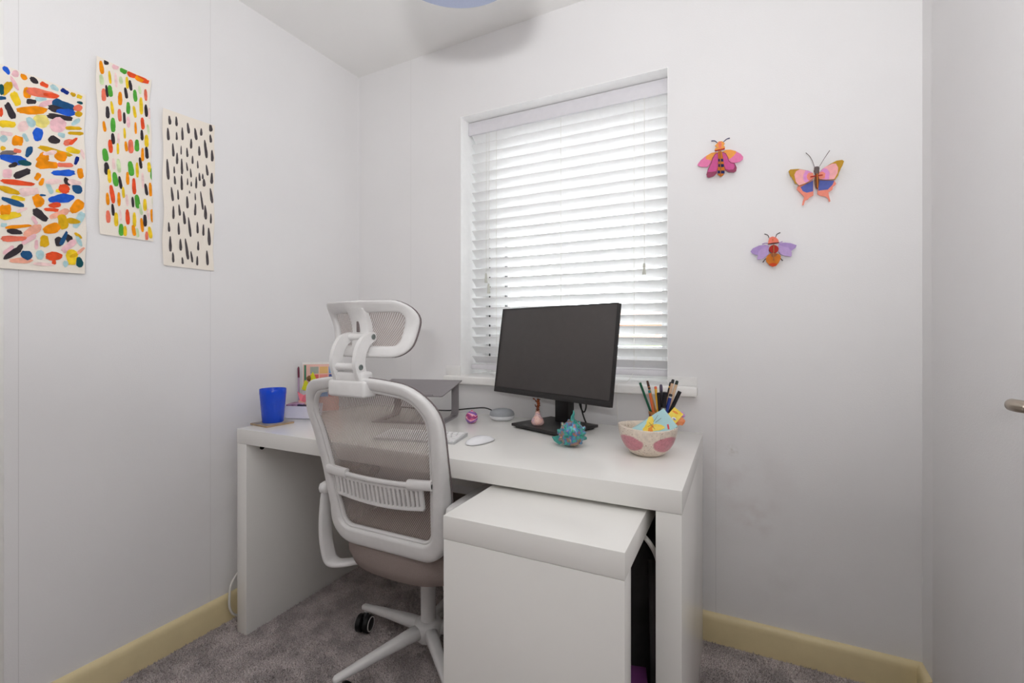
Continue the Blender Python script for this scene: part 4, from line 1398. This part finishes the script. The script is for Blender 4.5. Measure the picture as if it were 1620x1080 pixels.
def paint_mat(c):
    return M('paint_' + c, COLS[c], rough=0.85, var=0.16, vscale=55, spec=0.12)


def painting(label, corners, strokes, zoom, lift, seed):
    """corners: px of TL, TR, BR, BL. strokes in a zoom frame (x, y, len, wid, angle, colour, drop)"""
    PX = XL + 0.003
    c3 = [on(a, b, 0, PX) for a, b in corners]
    y0 = sum(c.y for c in c3) / 4; z0 = sum(c.z for c in c3) / 4
    t = thing('painting', label, 'painting', (XL, y0, min(c.z for c in c3)))
    NU, NV = 18, 40

    def uv(y, z):
        u = (y - c3[0].y) / (c3[1].y - c3[0].y)
        v = (c3[0].z - z) / (c3[0].z - c3[3].z)
        return u, v
    V, Fc = [], []
    for side in (0, 1):
        for j in range(NV + 1):
            for i in range(NU + 1):
                u, v = i / NU, j / NV
                top = c3[0].lerp(c3[1], u); bot = c3[3].lerp(c3[2], u)
                p = top.lerp(bot, v)
                wob = 0.0022 * math.sin(v * 17 + seed) * (1 if i in (0, NU) else 0)
                p.y += wob
                p.x = XL + lift(u, v) - side * 0.0005
                V.append(p)
    W = NU + 1; K = W * (NV + 1)
    for side in (0, 1):
        for j in range(NV):
            for i in range(NU):
                a = side * K + j * W + i
                Fc.append([a, a + 1, a + W + 1, a + W])
    for j in range(NV):
        for i in (0, NU):
            a = j * W + i
            Fc.append([a, a + W, K + a + W, K + a])
    for i in range(NU):
        for j in (0, NV):
            a = j * W + i
            Fc.append([a, a + 1, K + a + 1, K + a])
    mk('paper_sheet', V, Fc, m_sheet, t, smooth=True, world=True)
    # strokes, flat on the sheet
    rs = random.Random(seed * 10 + 1)
    names = []
    SV, SF, SM = [], [], []
    for n_s, (zx, zy, ln, wd_, an, col, drop, (ox, oy, sc_)) in enumerate(strokes):
        if col not in names: names.append(col)
        N = 22
        pts = []
        a_ = math.radians(an)
        ph = rs.uniform(0, 6)
        for k in range(N):
            th = 2 * PI * k / N
            cx_, sy_ = math.cos(th), math.sin(th)
            e = 0.72
            lx_ = math.copysign(abs(cx_) ** e, cx_) * ln / 2
            ly_ = math.copysign(abs(sy_) ** e, sy_) * wd_ / 2
            s = lx_ / (ln / 2)
            if drop:
                ly_ *= (0.80 + 0.26 * s) if col == 'ink' else (0.96 + 0.10 * s)
            else:
                ly_ *= 1 + 0.14 * math.sin(3 * s + ph)
                lx_ *= 1 + 0.10 * rs.uniform(-1, 1)
            ly_ *= 1 + 0.09 * rs.uniform(-1, 1)
            x = zx + lx_ * math.cos(a_) - ly_ * math.sin(a_)
            y = zy + lx_ * math.sin(a_) + ly_ * math.cos(a_)
            p = on(ox + x / sc_, oy + y / sc_, 0, XL + 0.004)
            u, v = uv(p.y, p.z)
            u = max(0.006, min(0.994, u)); v = max(0.004, min(0.996, v))
            top = c3[0].lerp(c3[1], u); bot = c3[3].lerp(c3[2], u)
            p = top.lerp(bot, v)
            p.x = XL + lift(u, v) + 0.00022 + 0.000012 * n_s
            pts.append(p)
        c = Vector((0, 0, 0))
        for p in pts: c += p
        c /= N
        c.x = max(c.x, sum(p.x for p in pts) / N)
        b = len(SV)
        SV += pts + [c]
        for k in range(N):
            SF.append([b + k, b + (k + 1) % N, b + N]); SM.append(names.index(col))
    so = mk('paint_strokes', SV, SF, [paint_mat(c) for c in names], t, world=True)
    # recalc of normals keeps face order, so indices still match
    so.data.polygons.foreach_set('material_index', SM)
    return t


Z1 = (0, 90, 6.0); Z2 = (0, 260, 6.0)
p1a = """60 125 100 45 55 blue;145 160 70 60 40 pink;225 190 75 45 40 orange;320 222 95 45 38 black;418 264 85 45 25 red;515 293 90 45 35 lblue;613 327 85 42 30 navy;690 355 55 35 30 ochre;750 377 55 40 20 yellow
135 250 150 35 60 pink;65 300 140 75 -60 ochre;12 310 110 50 80 teal;22 392 75 35 0 steel;148 398 140 80 65 yellow;255 340 110 70 80 orange;385 400 110 40 0 lblue;400 345 310 75 12 coral;480 365 150 40 10 red;293 424 95 50 5 black;440 440 150 50 -20 pink
600 462 220 90 20 steel;545 500 190 60 15 black;570 575 250 55 8 black;620 525 180 60 8 blue;735 485 85 60 -10 coral;743 543 70 50 0 ochre;755 435 60 25 15 teal;300 508 290 75 0 orange;95 515 170 70 65 black;8 525 40 80 0 red
70 640 160 70 5 yellow;215 660 110 90 -40 pinkp;385 610 160 110 20 pyel;290 620 110 70 50 lblue;355 740 130 90 90 blue;545 650 160 130 0 pink;715 620 100 40 -35 lblue;693 679 150 38 2 ochre;712 728 145 36 3 ochre;508 792 110 70 15 black;580 745 70 45 20 lblue;640 815 90 55 -20 coral;690 805 100 35 -40 red;32 778 70 60 0 lblue;165 800 105 100 10 orange;60 730 120 40 10 pinkp;240 770 90 40 60 lblue
270 905 110 55 -65 steel;520 900 330 48 15 ochre;690 893 140 55 15 yellow;570 950 120 90 10 orange;400 970 120 100 -40 orange;440 1030 220 80 3 orange;610 1032 150 45 3 coral;720 990 85 38 -70 navy;80 915 160 50 -5 grey;120 975 250 80 12 blue;160 895 75 40 10 coral;230 1010 130 50 10 teal;120 1030 90 40 -20 black;24 870 50 40 0 ochre;470 915 130 40 -10 pinkp;780 930 110 30 70 pinkp"""
p1b = """595 88 220 60 0 blue;755 92 100 60 80 orange;205 90 160 70 -20 black;65 90 90 90 0 pink;352 122 75 55 -55 orange;390 172 80 42 -65 orange;165 178 330 48 7 red;465 235 110 50 65 lblue;632 172 90 50 50 black;550 258 60 40 0 yellow;600 240 110 85 20 red;725 240 110 75 40 steel;270 265 190 80 -5 pinkp;80 250 210 55 18 ochre;165 328 130 45 12 yellow;110 360 230 50 20 steel;355 350 125 100 65 orange;400 300 60 20 5 steel;570 335 240 80 -5 blue;515 395 120 50 -5 red;480 440 140 35 5 red;720 410 150 95 -45 orange;375 490 170 75 40 black
500 170 150 50 -5 pinkp;700 180 130 50 10 pinkp;555 480 200 60 -20 salmon;740 540 170 70 -60 lblue;585 555 140 100 80 ochre;680 550 140 50 10 ochre;90 490 210 70 -5 yellow;45 435 110 100 0 orange;30 580 60 40 0 lblue;165 597 250 35 -5 orange;130 645 145 48 8 black;300 640 200 80 -30 salmon;265 720 160 50 -30 pink;480 620 170 90 -15 orange;120 712 240 55 0 coral;412 740 110 90 90 ochre;545 745 90 70 90 black;640 715 90 60 50 black;595 715 150 40 -65 steel;730 690 90 30 40 ochre;740 745 110 35 65 lblue;640 790 160 70 -40 pink
110 850 200 60 -30 black;170 810 110 50 -55 black;190 920 220 50 0 salmon;240 870 110 80 20 steel;370 870 90 70 90 lblue;500 885 165 75 0 red;500 940 55 40 90 red;670 900 150 100 90 yellow;690 880 90 30 -20 ochre;740 945 95 65 80 teal;610 960 60 45 90 lblue;70 820 120 40 -35 pink;335 770 90 35 90 pink;755 835 90 30 -40 salmon;400 960 200 30 5 pinkp;320 540 90 40 60 pink;200 440 110 30 -20 pinkp"""


def parse(txt, z, drop=False):
    out = []
    for it in txt.replace('\n', ';').split(';'):
        it = it.split()
        if not it: continue
        x, y, l, w_, a, c = it
        out.append((float(x), float(y), float(l), float(w_), float(a), c, drop, z))
    return out


painting('large abstract painting of blue, orange and black dashes on the left wall', [(-46, 84), (133.5, 150), (134, 433.5), (-46, 421)],
         parse(p1a, Z1) + parse(p1b, Z2), None, lambda u, v: 0.004 + 0.004 * v * v + 0.002 * u, 1)

Z3 = (140, 80, 6.75); Z4 = (140, 230, 6.75)
p2a = """130 180 145 50 orange;185 122 60 55 black;220 283 140 32 yellow;287 310 160 30 pinkp;407 335 130 35 yellow;442 363 115 36 black;392 445 120 38 black;147 470 135 55 coral;183 430 130 35 black;220 428 125 55 green;328 505 145 50 orange;490 472 130 45 green;553 580 185 42 yellow;603 463 125 35 coral;605 630 135 38 black;237 605 140 35 yellow;186 655 130 45 black;412 605 130 45 green;318 683 135 45 coral;368 712 125 32 black;410 755 120 40 pink;480 645 130 35 yellow;487 818 128 28 orange;563 768 130 42 red;622 830 110 25 lgreen;148 805 115 38 orange;243 788 155 55 green;240 935 120 42 black;553 893 115 34 black;602 955 135 48 yellow;367 875 115 28 yellow;497 1005 130 52 green;380 1015 110 36 orange;430 1015 150 60 coral;210 1015 145 48 red;290 1040 120 30 yellow;300 930 110 30 pinkp;540 410 90 30 lgreen;125 310 110 50 lgreen;340 310 80 40 lgreen;640 660 120 30 pinkp"""
p2h = "283 168 75 52 20 pink;370 208 80 60 18 green;460 250 110 58 25 red;540 295 120 52 35 orange;600 320 70 45 20 red;570 285 110 26 32 red"
p2b = """152 95 140 66 green;240 190 120 35 pinkp;295 210 150 45 lgreen;163 240 135 58 black;190 320 150 42 yellow;253 355 155 62 green;307 390 140 36 black;388 345 140 38 orange;425 240 160 62 green;530 180 125 34 black;555 90 145 36 orange;600 70 130 40 black;493 255 165 34 yellow;623 225 110 42 yellow;658 300 140 52 green;215 515 200 52 red;163 565 135 40 orange;288 568 150 38 orange;338 495 120 32 yellow;455 430 175 44 red;550 370 170 30 pinkp;584 465 130 34 black;630 465 150 36 orange;437 600 115 30 black;487 595 150 60 green;522 680 120 35 lgreen;567 630 130 42 yellow;218 682 130 36 black;163 755 135 52 coral;252 785 150 50 yellow;377 760 165 46 red;450 790 160 40 yellow;530 848 155 36 orange;563 800 130 42 black;645 750 145 46 orange;305 897 130 55 green;347 910 110 40 yellow;440 905 120 42 orange;615 930 130 42 yellow;668 905 135 40 black;578 965 95 34 coral;600 730 120 25 pinkp;655 590 100 25 lgreen;480 930 100 35 lgreen;375 580 130 30 pinkp;300 740 120 25 pinkp;655 90 90 25 pinkp"""


def parse5(txt, z, col=None, ang=86, drop=True):
    out = []
    r_ = random.Random(3)
    for it in txt.replace('\n', ';').split(';'):
        it = it.split()
        if not it: continue
        x, y, l, w_ = map(float, it[:4])
        c = col or it[4]
        out.append((x, y, l, w_, ang + r_.uniform(-5, 5), c, drop, z))
    return out


painting('narrow painting of orange, green and black dabs with a curled corner on the left wall', [(150.5, 88), (236, 127), (242, 382), (157, 370)],
         parse5(p2a, Z3) + parse(p2h, Z3) + parse5(p2b, Z4), None,
         lambda u, v: 0.005 + 0.012 * max(0, 0.35 - u) * (0.5 + 0.5 * math.sin(v * 9)) + 0.05 * max(0, u - 0.6) ** 2 * max(0, 1 - v * 9), 2)
Z5 = (250, 165, 8.0); Z6 = (250, 295, 7.714)
p3a = """138 207 115 45;227 225 125 38;120 380 160 42;231 410 105 32;306 385 165 36;380 318 140 40;475 397 155 42;545 375 95 36;664 330 95 52;664 463 105 38;418 515 125 36;187 583 170 38;290 590 115 22;368 622 120 32;522 610 125 36;603 590 235 44;686 678 145 42;238 692 145 36;118 825 265 45;202 835 90 26;300 795 200 38;366 800 115 24;437 718 105 30;503 780 100 24;415 882 115 26;622 855 140 34;684 960 140 44;209 965 110 34;298 1000 190 40;374 990 90 22;422 1020 65 24;485 1005 150 30;527 935 105 32;568 930 70 26;585 1010 100 44"""
p3b = """165 95 175 38;241 105 125 28;386 77 38 18;358 200 150 38;457 135 90 20;538 185 230 30;655 130 185 40;181 320 160 36;258 292 140 34;320 387 160 40;458 290 145 34;585 328 175 42;653 405 120 28;125 495 120 34;250 517 150 34;387 500 245 34;487 510 140 32;561 540 140 32;632 620 215 44;145 700 190 42;275 712 145 40;353 765 260 40;497 730 110 32;180 865 125 36;300 905 85 32;416 860 140 30;487 908 115 32;612 875 180 40"""
painting('narrow painting of rows of black ink drops on the left wall', [(256.5, 171), (339.5, 199), (337, 428.5), (257, 419)],
         parse5(p3a, Z5, 'ink') + parse5(p3b, Z6, 'ink'), None, lambda u, v: 0.005 + 0.010 * max(0, 0.4 - u) * (0.6 + 0.4 * math.sin(v * 11 + 1)), 3)

# ================================================================== CARD INSECTS ON THE WINDOW WALL
IC = {k: M('card_' + k, c, rough=0.7, var=0.05, vscale=120, spec=0.2) for k, c in dict(
    pink=(232, 130, 176), pinkd=(206, 92, 150), plum=(150, 74, 100), orange=(240, 164, 84), amber=(206, 120, 44), navy=(40, 44, 92), coral=(238, 128, 108),
    ochre=(190, 146, 50), rose=(244, 176, 178), lilac=(222, 150, 206), salmon=(240, 146, 126), blue=(94, 106, 178), brown=(116, 78, 58), greyb=(104, 92, 92),
    violet=(176, 150, 204), violet2=(190, 162, 212), red=(178, 52, 44), rust=(166, 106, 66), redo=(206, 74, 40), maroon=(84, 26, 36), dark=(70, 60, 64)).items()}


def insect(label, cat, ox, oy, sc_, name):
    c = on(ox + 50, oy + 45, 1, YB - 0.02)
    t = thing(name, label, cat, (c.x, YB, c.z))

    def P_(x, y, d):
        return on(ox + x / sc_, oy + y / sc_, 1, YB - d)

    def piece(nm, pts, d, col, th=0.002, parent=None, dz=None):
        ref = YB - 0.02
        base = [on(ox + x / sc_, oy + y / sc_, 1, ref) for x, y in pts]
        fr = [Vector((p.x, YB - (d if dz is None else dz(p)), p.z)) for p in base]
        bk_ = [p + Vector((0, th, 0)) for p in fr]
        return mk(nm, *prism_vf(fr, bk_), IC[col], parent or t, world=True)

    def feeler(nm, pts, d, col, r=0.0012):
        path = smooth_path([P_(x, y, d) for x, y in pts], 5)
        n = len(path)
        return tube(nm, path, [r * (0.8 + 0.6 * k / n) for k in range(n)], IC[col], t, seg=8, world=True)
    mp = P_(600, 560, 0.0)
    tube('wall_peg', [(mp.x, YB - 0.018, mp.z), (mp.x, YB, mp.z)], 0.004, IC['dark'], t, seg=10, world=True)
    return t, piece, feeler, P_


# pink and orange moth
t, piece, feeler, P_ = insect('pink and orange card moth with a striped body on the window wall', 'wall ornament', 1090, 205, 12.71, 'card_moth')
wl_ = piece('hind_wing', [(590, 450), (520, 490), (470, 570), (440, 660), (380, 790), (350, 900), (365, 955), (400, 965), (500, 930), (560, 870), (585, 760), (590, 600)], 0.020, 'plum')
piece('wing_face', [(588, 470), (530, 500), (482, 590), (452, 680), (395, 800), (375, 850), (450, 850), (555, 835), (580, 760), (588, 600)], 0.0204, 'pinkd', 0.0004, wl_)
wr_ = piece('hind_wing', [(670, 445), (740, 470), (790, 560), (800, 620), (850, 660), (920, 670), (960, 760), (950, 830), (900, 860), (800, 850), (730, 810), (700, 700), (680, 560)], 0.020, 'plum')
piece('wing_face', [(672, 465), (730, 482), (778, 570), (790, 630), (840, 675), (905, 690), (920, 740), (890, 800), (800, 810), (735, 795), (704, 700), (684, 560)], 0.0204, 'pinkd', 0.0004, wr_)
a_ = piece('fore_wing', [(165, 690), (230, 600), (330, 520), (450, 450), (540, 435), (590, 450), (500, 530), (440, 640), (400, 700), (370, 735), (260, 735), (180, 715)], 0.012, 'pink')
piece('wing_face', [(345, 512), (450, 450), (540, 435), (590, 450), (500, 530), (455, 610), (400, 590), (330, 575)], 0.0124, 'orange', 0.0004, a_)
a_ = piece('fore_wing', [(650, 440), (740, 390), (830, 385), (930, 410), (1040, 470), (1090, 530), (1085, 580), (1020, 625), (930, 650), (850, 645), (800, 600), (770, 520), (720, 455)], 0.012, 'pink')
piece('wing_face', [(650, 440), (740, 390), (830, 385), (930, 410), (955, 440), (900, 510), (840, 560), (790, 580), (770, 520), (720, 455)], 0.0124, 'orange', 0.0004, a_)
b_ = piece('body', [(585, 450), (660, 450), (690, 600), (705, 720), (720, 830), (690, 920), (640, 955), (590, 920), (575, 880), (590, 700)], 0.027, 'amber', 0.004)
for y0, y1, x0, x1 in ((600, 655, 590, 690), (705, 765, 593, 700), (835, 895, 577, 715)):
    piece('stripe', [(x0, y0), (x1, y0), (x1 + 4, y1), (x0, y1)], 0.0275, 'navy', 0.0006, b_)
piece('body_ridge', [(620, 440), (640, 440), (645, 930), (630, 940)], 0.034, 'rust', 0.007, b_)
h_ = piece('head', [(520, 430), (525, 380), (580, 370), (520, 330), (560, 290), (600, 245), (660, 240), (700, 260), (720, 290), (690, 330), (725, 350), (720, 390), (640, 405)], 0.024, 'orange', 0.003)
piece('face_ridge', [(590, 270), (640, 245), (660, 300), (650, 375), (600, 380)], 0.0246, 'coral', 0.0006, h_)
piece('collar', [(515, 425), (640, 400), (720, 378), (722, 402), (640, 425), (525, 442)], 0.026, 'red', 0.003)
feeler('antenna', [(575, 270), (520, 228), (450, 228)], 0.023, 'navy', 0.0014)
feeler('antenna', [(690, 250), (755, 192), (820, 170)], 0.023, 'navy', 0.0014)

# butterfly
t, piece, feeler, P_ = insect('card butterfly with rose upper wings and blue lower wings on the window wall', 'wall ornament', 1240, 230, 10.8, 'card_butterfly')
q = piece('hind_wing', [(240, 690), (400, 630), (510, 575), (512, 840), (440, 880), (420, 910), (370, 930), (345, 1010), (315, 1010), (330, 940), (355, 870), (330, 840), (260, 770), (225, 740)], 0.012, 'salmon')
piece('wing_face', [(290, 700), (400, 640), (508, 585), (505, 770), (400, 795), (330, 770)], 0.0125, 'blue', 0.0005, q)
q = piece('hind_wing', [(590, 575), (870, 585), (905, 640), (880, 670), (850, 690), (840, 740), (770, 790), (780, 850), (805, 940), (780, 955), (765, 900), (720, 860), (640, 850), (580, 820), (590, 700)], 0.012, 'salmon')
piece('wing_face', [(592, 580), (870, 590), (840, 660), (760, 740), (600, 760)], 0.0125, 'blue', 0.0005, q)
q = piece('fore_wing', [(80, 440), (110, 410), (250, 400), (420, 430), (500, 470), (515, 560), (400, 640), (260, 690), (235, 655), (190, 650), (175, 600), (150, 580), (140, 545), (110, 520)], 0.020, 'ochre')
q1 = piece('wing_face', [(180, 500), (210, 440), (270, 410), (420, 433), (500, 472), (515, 560), (380, 640), (260, 685), (205, 620)], 0.0204, 'rose', 0.0004, q)
piece('wing_band', [(330, 520), (370, 425), (430, 436), (480, 462), (470, 590), (380, 638), (340, 600)], 0.0208, 'lilac', 0.0004, q)
piece('wing_band', [(390, 520), (420, 470), (500, 472), (515, 560), (430, 605), (400, 570)], 0.0212, 'salmon', 0.0004, q)
q = piece('fore_wing', [(600, 460), (660, 400), (800, 310), (900, 260), (1000, 245), (1030, 270), (1000, 350), (975, 390), (960, 430), (940, 470), (930, 510), (880, 580), (720, 585), (590, 570)], 0.020, 'ochre')
piece('wing_face', [(600, 460), (700, 370), (830, 310), (890, 310), (930, 380), (920, 470), (860, 575), (720, 585), (590, 570)], 0.0204, 'rose', 0.0004, q)
piece('wing_band', [(600, 460), (680, 390), (740, 400), (785, 470), (770, 583), (640, 575)], 0.0208, 'lilac', 0.0004, q)
piece('wing_band', [(600, 465), (660, 445), (710, 480), (700, 560), (640, 575), (590, 570)], 0.0212, 'salmon', 0.0004, q)
b_ = piece('body', [(520, 390), (600, 390), (600, 480), (580, 520), (605, 600), (590, 720), (570, 755), (540, 720), (520, 600), (530, 500), (510, 440)], 0.027, 'brown', 0.005)
piece('head', [(510, 400), (530, 378), (580, 374), (605, 395), (600, 430), (580, 445), (585, 490), (550, 505), (525, 480), (515, 435)], 0.030, 'greyb', 0.003)
piece('body_ridge', [(552, 500), (565, 500), (575, 740), (562, 745)], 0.034, 'amber', 0.007, b_)
piece('cross_piece', [(445, 540), (520, 525), (655, 508), (660, 522), (520, 545), (450, 556)], 0.028, 'red', 0.0015)
feeler('antenna', [(528, 380), (490, 270), (440, 185), (375, 125)], 0.024, 'greyb', 0.0009)
feeler('antenna', [(595, 380), (690, 225), (785, 85)], 0.024, 'greyb', 0.0007)

# violet beetle
t, piece, feeler, P_ = insect('violet winged card beetle with an amber abdomen on the window wall', 'wall ornament', 1180, 360, 15.43, 'card_beetle')
piece('fore_wing', [(115, 570), (170, 500), (320, 430), (470, 410), (560, 430), (560, 560), (400, 640), (260, 660), (150, 620)], 0.014, 'violet')
piece('hind_wing', [(560, 430), (420, 470), (310, 580), (290, 700), (270, 760), (300, 780), (430, 750), (560, 640)], 0.018, 'violet2')
piece('fore_wing', [(810, 370), (960, 355), (1100, 370), (1245, 420), (1220, 480), (1110, 560), (1040, 600), (860, 600), (800, 500)], 0.014, 'violet')
piece('hind_wing', [(800, 420), (900, 450), (1040, 480), (1120, 590), (1120, 690), (1090, 705), (950, 680), (860, 650), (800, 580)], 0.018, 'violet2')
b_ = piece('abdomen', [(590, 630), (700, 615), (800, 640), (850, 680), (850, 760), (800, 860), (740, 930), (660, 950), (580, 920), (500, 830), (490, 750), (520, 690)], 0.020, 'amber', 0.004)
piece('abdomen_tip', [(560, 890), (620, 868), (660, 860), (770, 880), (720, 935), (660, 950), (600, 930)], 0.0205, 'redo', 0.0006, b_)
piece('abdomen_patch', [(600, 635), (700, 620), (790, 640), (730, 700), (670, 720), (620, 700)], 0.0205, 'rust', 0.0006, b_)  # rust coloured zone at the top of the abdomen
piece('thorax', [(680 + 118 * math.cos(k * PI / 9), 525 + 98 * math.sin(k * PI / 9)) for k in range(18)], 0.024, 'red', 0.004)
piece('body_ridge', [(662, 420), (688, 420), (690, 800), (665, 800)], 0.029, 'rust', 0.006)
piece('head', [(540, 400), (550, 330), (570, 250), (650, 220), (730, 240), (790, 300), (810, 370), (660, 385)], 0.023, 'coral', 0.004)
piece('collar', [(535, 400), (660, 375), (805, 362), (808, 380), (670, 400), (540, 412)], 0.025, 'maroon', 0.003)
piece('nose', [(645, 280), (668, 280), (664, 335), (648, 335)], 0.0235, 'amber', 0.0006)
feeler('antenna', [(565, 250), (535, 185), (455, 152)], 0.022, 'dark', 0.0011)
feeler('antenna', [(725, 240), (760, 160), (840, 120)], 0.022, 'dark', 0.0011)
feeler('foot', [(490, 750), (455, 790), (415, 845)], 0.014, 'dark', 0.0013)
feeler('foot', [(848, 745), (870, 780), (900, 805)], 0.014, 'dark', 0.0013)
feeler('foot', [(545, 385), (480, 375), (400, 402)], 0.012, 'violet', 0.0012)
feeler('foot', [(800, 370), (850, 355), (892, 340)], 0.012, 'violet', 0.0012)

# ================================================================== PENDANT LAMP
LX, LY = CAM[0] + ray(716, 0)[0] * 1.05, CAM[1] + ray(716, 0)[1] * 1.05
zcl = ceil_z(LX, LY)
pl_ = thing('pendant_lamp', 'blue grey fabric drum pendant lamp hanging from the ceiling', 'lamp', (LX, LY, zcl))
m_shade = M('blue_grey_fabric', (176, 184, 208), rough=0.9, var=0.03, vscale=300, bump=0.2, bscale=700)
ZL0 = 1.925 - zcl
lathe('lamp_shade', [(0.168, ZL0), (0.17, ZL0), (0.17, ZL0 + 0.20), (0.168, ZL0 + 0.20), (0.168, ZL0)], m_shade, pl_, seg=72)
lathe('diffuser', [(0, ZL0 + 0.003), (0.1675, ZL0 + 0.003), (0.1675, ZL0 + 0.005), (0, ZL0 + 0.005)], m_shade, pl_, seg=72)
tube('lamp_cord', [(0, 0, ZL0 + 0.1), (0, 0, 0.0)], 0.003, m_white, pl_, seg=10)
lathe('ceiling_rose', [(0, 0.004), (0.045, 0.004), (0.045, -0.01), (0.03, -0.022), (0, -0.024)], m_white, pl_, seg=32)
lathe('lamp_holder', [(0, ZL0 + 0.06), (0.02, ZL0 + 0.06), (0.02, ZL0 + 0.11), (0, ZL0 + 0.11)], m_white, pl_, seg=24)

# ================================================================== STREET OUTSIDE (seen in slivers between the slats)
GZ = -2.75
m_road = M('asphalt', (150, 150, 150), rough=0.9, var=0.1, vscale=2)
o = box('street', -90, 60, 1.5, 140, GZ - 0.3, GZ, m_road, bev=0)
tag(o, 'pale asphalt street far below the window', 'street', kind='structure')


def house(label, x0, x1, y0, y1, h, wallc, roofc, nwin):
    t = thing('house', label, 'house', ((x0 + x1) / 2, y0, GZ))
    mw = M('render_%d_%d' % (wallc[0], wallc[1]), wallc, rough=0.9, var=0.05, vscale=3)
    box('wall', x0, x1, y0, y1, GZ, GZ + h, mw, t, bev=0, world=True)
    ym = (y0 + y1) / 2
    rf = [(x0 - .4, y0 - .4, GZ + h), (x0 - .4, y1 + .4, GZ + h), (x0 - .4, ym, GZ + h + 2.6)]
    rb = [(x1 + .4, a[1], a[2]) for a in rf]
    prism('roof', rf, rb, M('tiles_%d' % roofc[0], roofc, rough=0.9, var=0.1, vscale=4), t, world=True)
    box('chimney', x0 + 1.2, x0 + 2.0, ym - .4, ym + .4, GZ + h + 1.5, GZ + h + 3.6, mw, t, bev=0, world=True)
    gw = M('far_glass', (88, 104, 124), rough=0.15)
    for k in range(nwin):
        cxw = x0 + (k + 0.5) * (x1 - x0) / nwin
        for zz in (GZ + 0.9, GZ + 3.5):
            f_ = box('window', cxw - 0.75, cxw + 0.75, y0 - 0.06, y0 + 0.02, zz, zz + 1.3, m_pvc, t, bev=0, world=True)
            box('pane', cxw - 0.66, cxw - 0.04, y0 - 0.08, y0 - 0.05, zz + 0.08, zz + 1.22, gw, f_, bev=0, world=True).location = (0, 0, 0)
            box('pane', cxw + 0.04, cxw + 0.66, y0 - 0.08, y0 - 0.05, zz + 0.08, zz + 1.22, gw, f_, bev=0, world=True).location = (0, 0, 0)


house('pale rendered house with grey windows across the street', -34, -20, 62, 70, 5.2, (214, 208, 202), (150, 140, 140), 5)
house('brown brick house behind the red car across the street', -20, -6, 86, 94, 5.4, (176, 130, 104), (140, 110, 100), 5)
m_leaf = M('hedge_leaves', (96, 140, 60), rough=0.9, rgb2=(150, 190, 90), vscale=5, bump=1.0, bscale=8)
hg = blob('hedge', (-13.0, 80, GZ + 0.85), (4.2, 0.8, 1.15), m_leaf, None, amp=0.35, seed=2.2)
tag(hg, 'light green garden hedge in front of the brown brick house', 'hedge')
carp = [(-2.3, 0.35), (-2.25, 0.75), (-1.5, 0.92), (-0.9, 1.38), (0.7, 1.42), (1.35, 0.98), (2.1, 0.88), (2.28, 0.6), (2.25, 0.32), (1.85, 0.30), (1.75, 0.58), (1.45, 0.70), (1.15, 0.58), (1.05, 0.30), (-1.05, 0.30), (-1.15, 0.58), (-1.45, 0.70), (-1.75, 0.58), (-1.85, 0.32)]
CXc, CYc = on(1003, 548, 1, 72.0).x, 72.0
cr = thing('car', 'red parked hatchback car across the street', 'car', (CXc, CYc, GZ))
m_red = M('red_car_paint', (206, 36, 62), rough=0.25)
prism('car_body', [(x, -0.85, z) for x, z in carp], [(x, 0.85, z) for x, z in carp], m_red, cr)
for sx in (-0.88, 0.88):
    gl_ = [(-1.25, 0.95), (-0.8, 1.32), (0.6, 1.35), (1.1, 0.97)]
    s = -0.86 if sx < 0 else 0.86
    prism('side_window', [(x, s, z) for x, z in gl_], [(x, s + (0.01 if s > 0 else -0.01), z) for x, z in gl_], M('far_glass', (88, 104, 124)), cr)
    for wx in (-1.45, 1.45):
        v, f = lathe_vf([(0, 0), (0.31, 0), (0.31, 0.2), (0, 0.2)], 20)
        wh = mk('wheel', v, f, m_blk, cr, smooth=True)
        wh.location = (wx, -0.85 if sx < 0 else 0.65, 0.31); wh.rotation_euler = (-PI / 2, 0, 0)
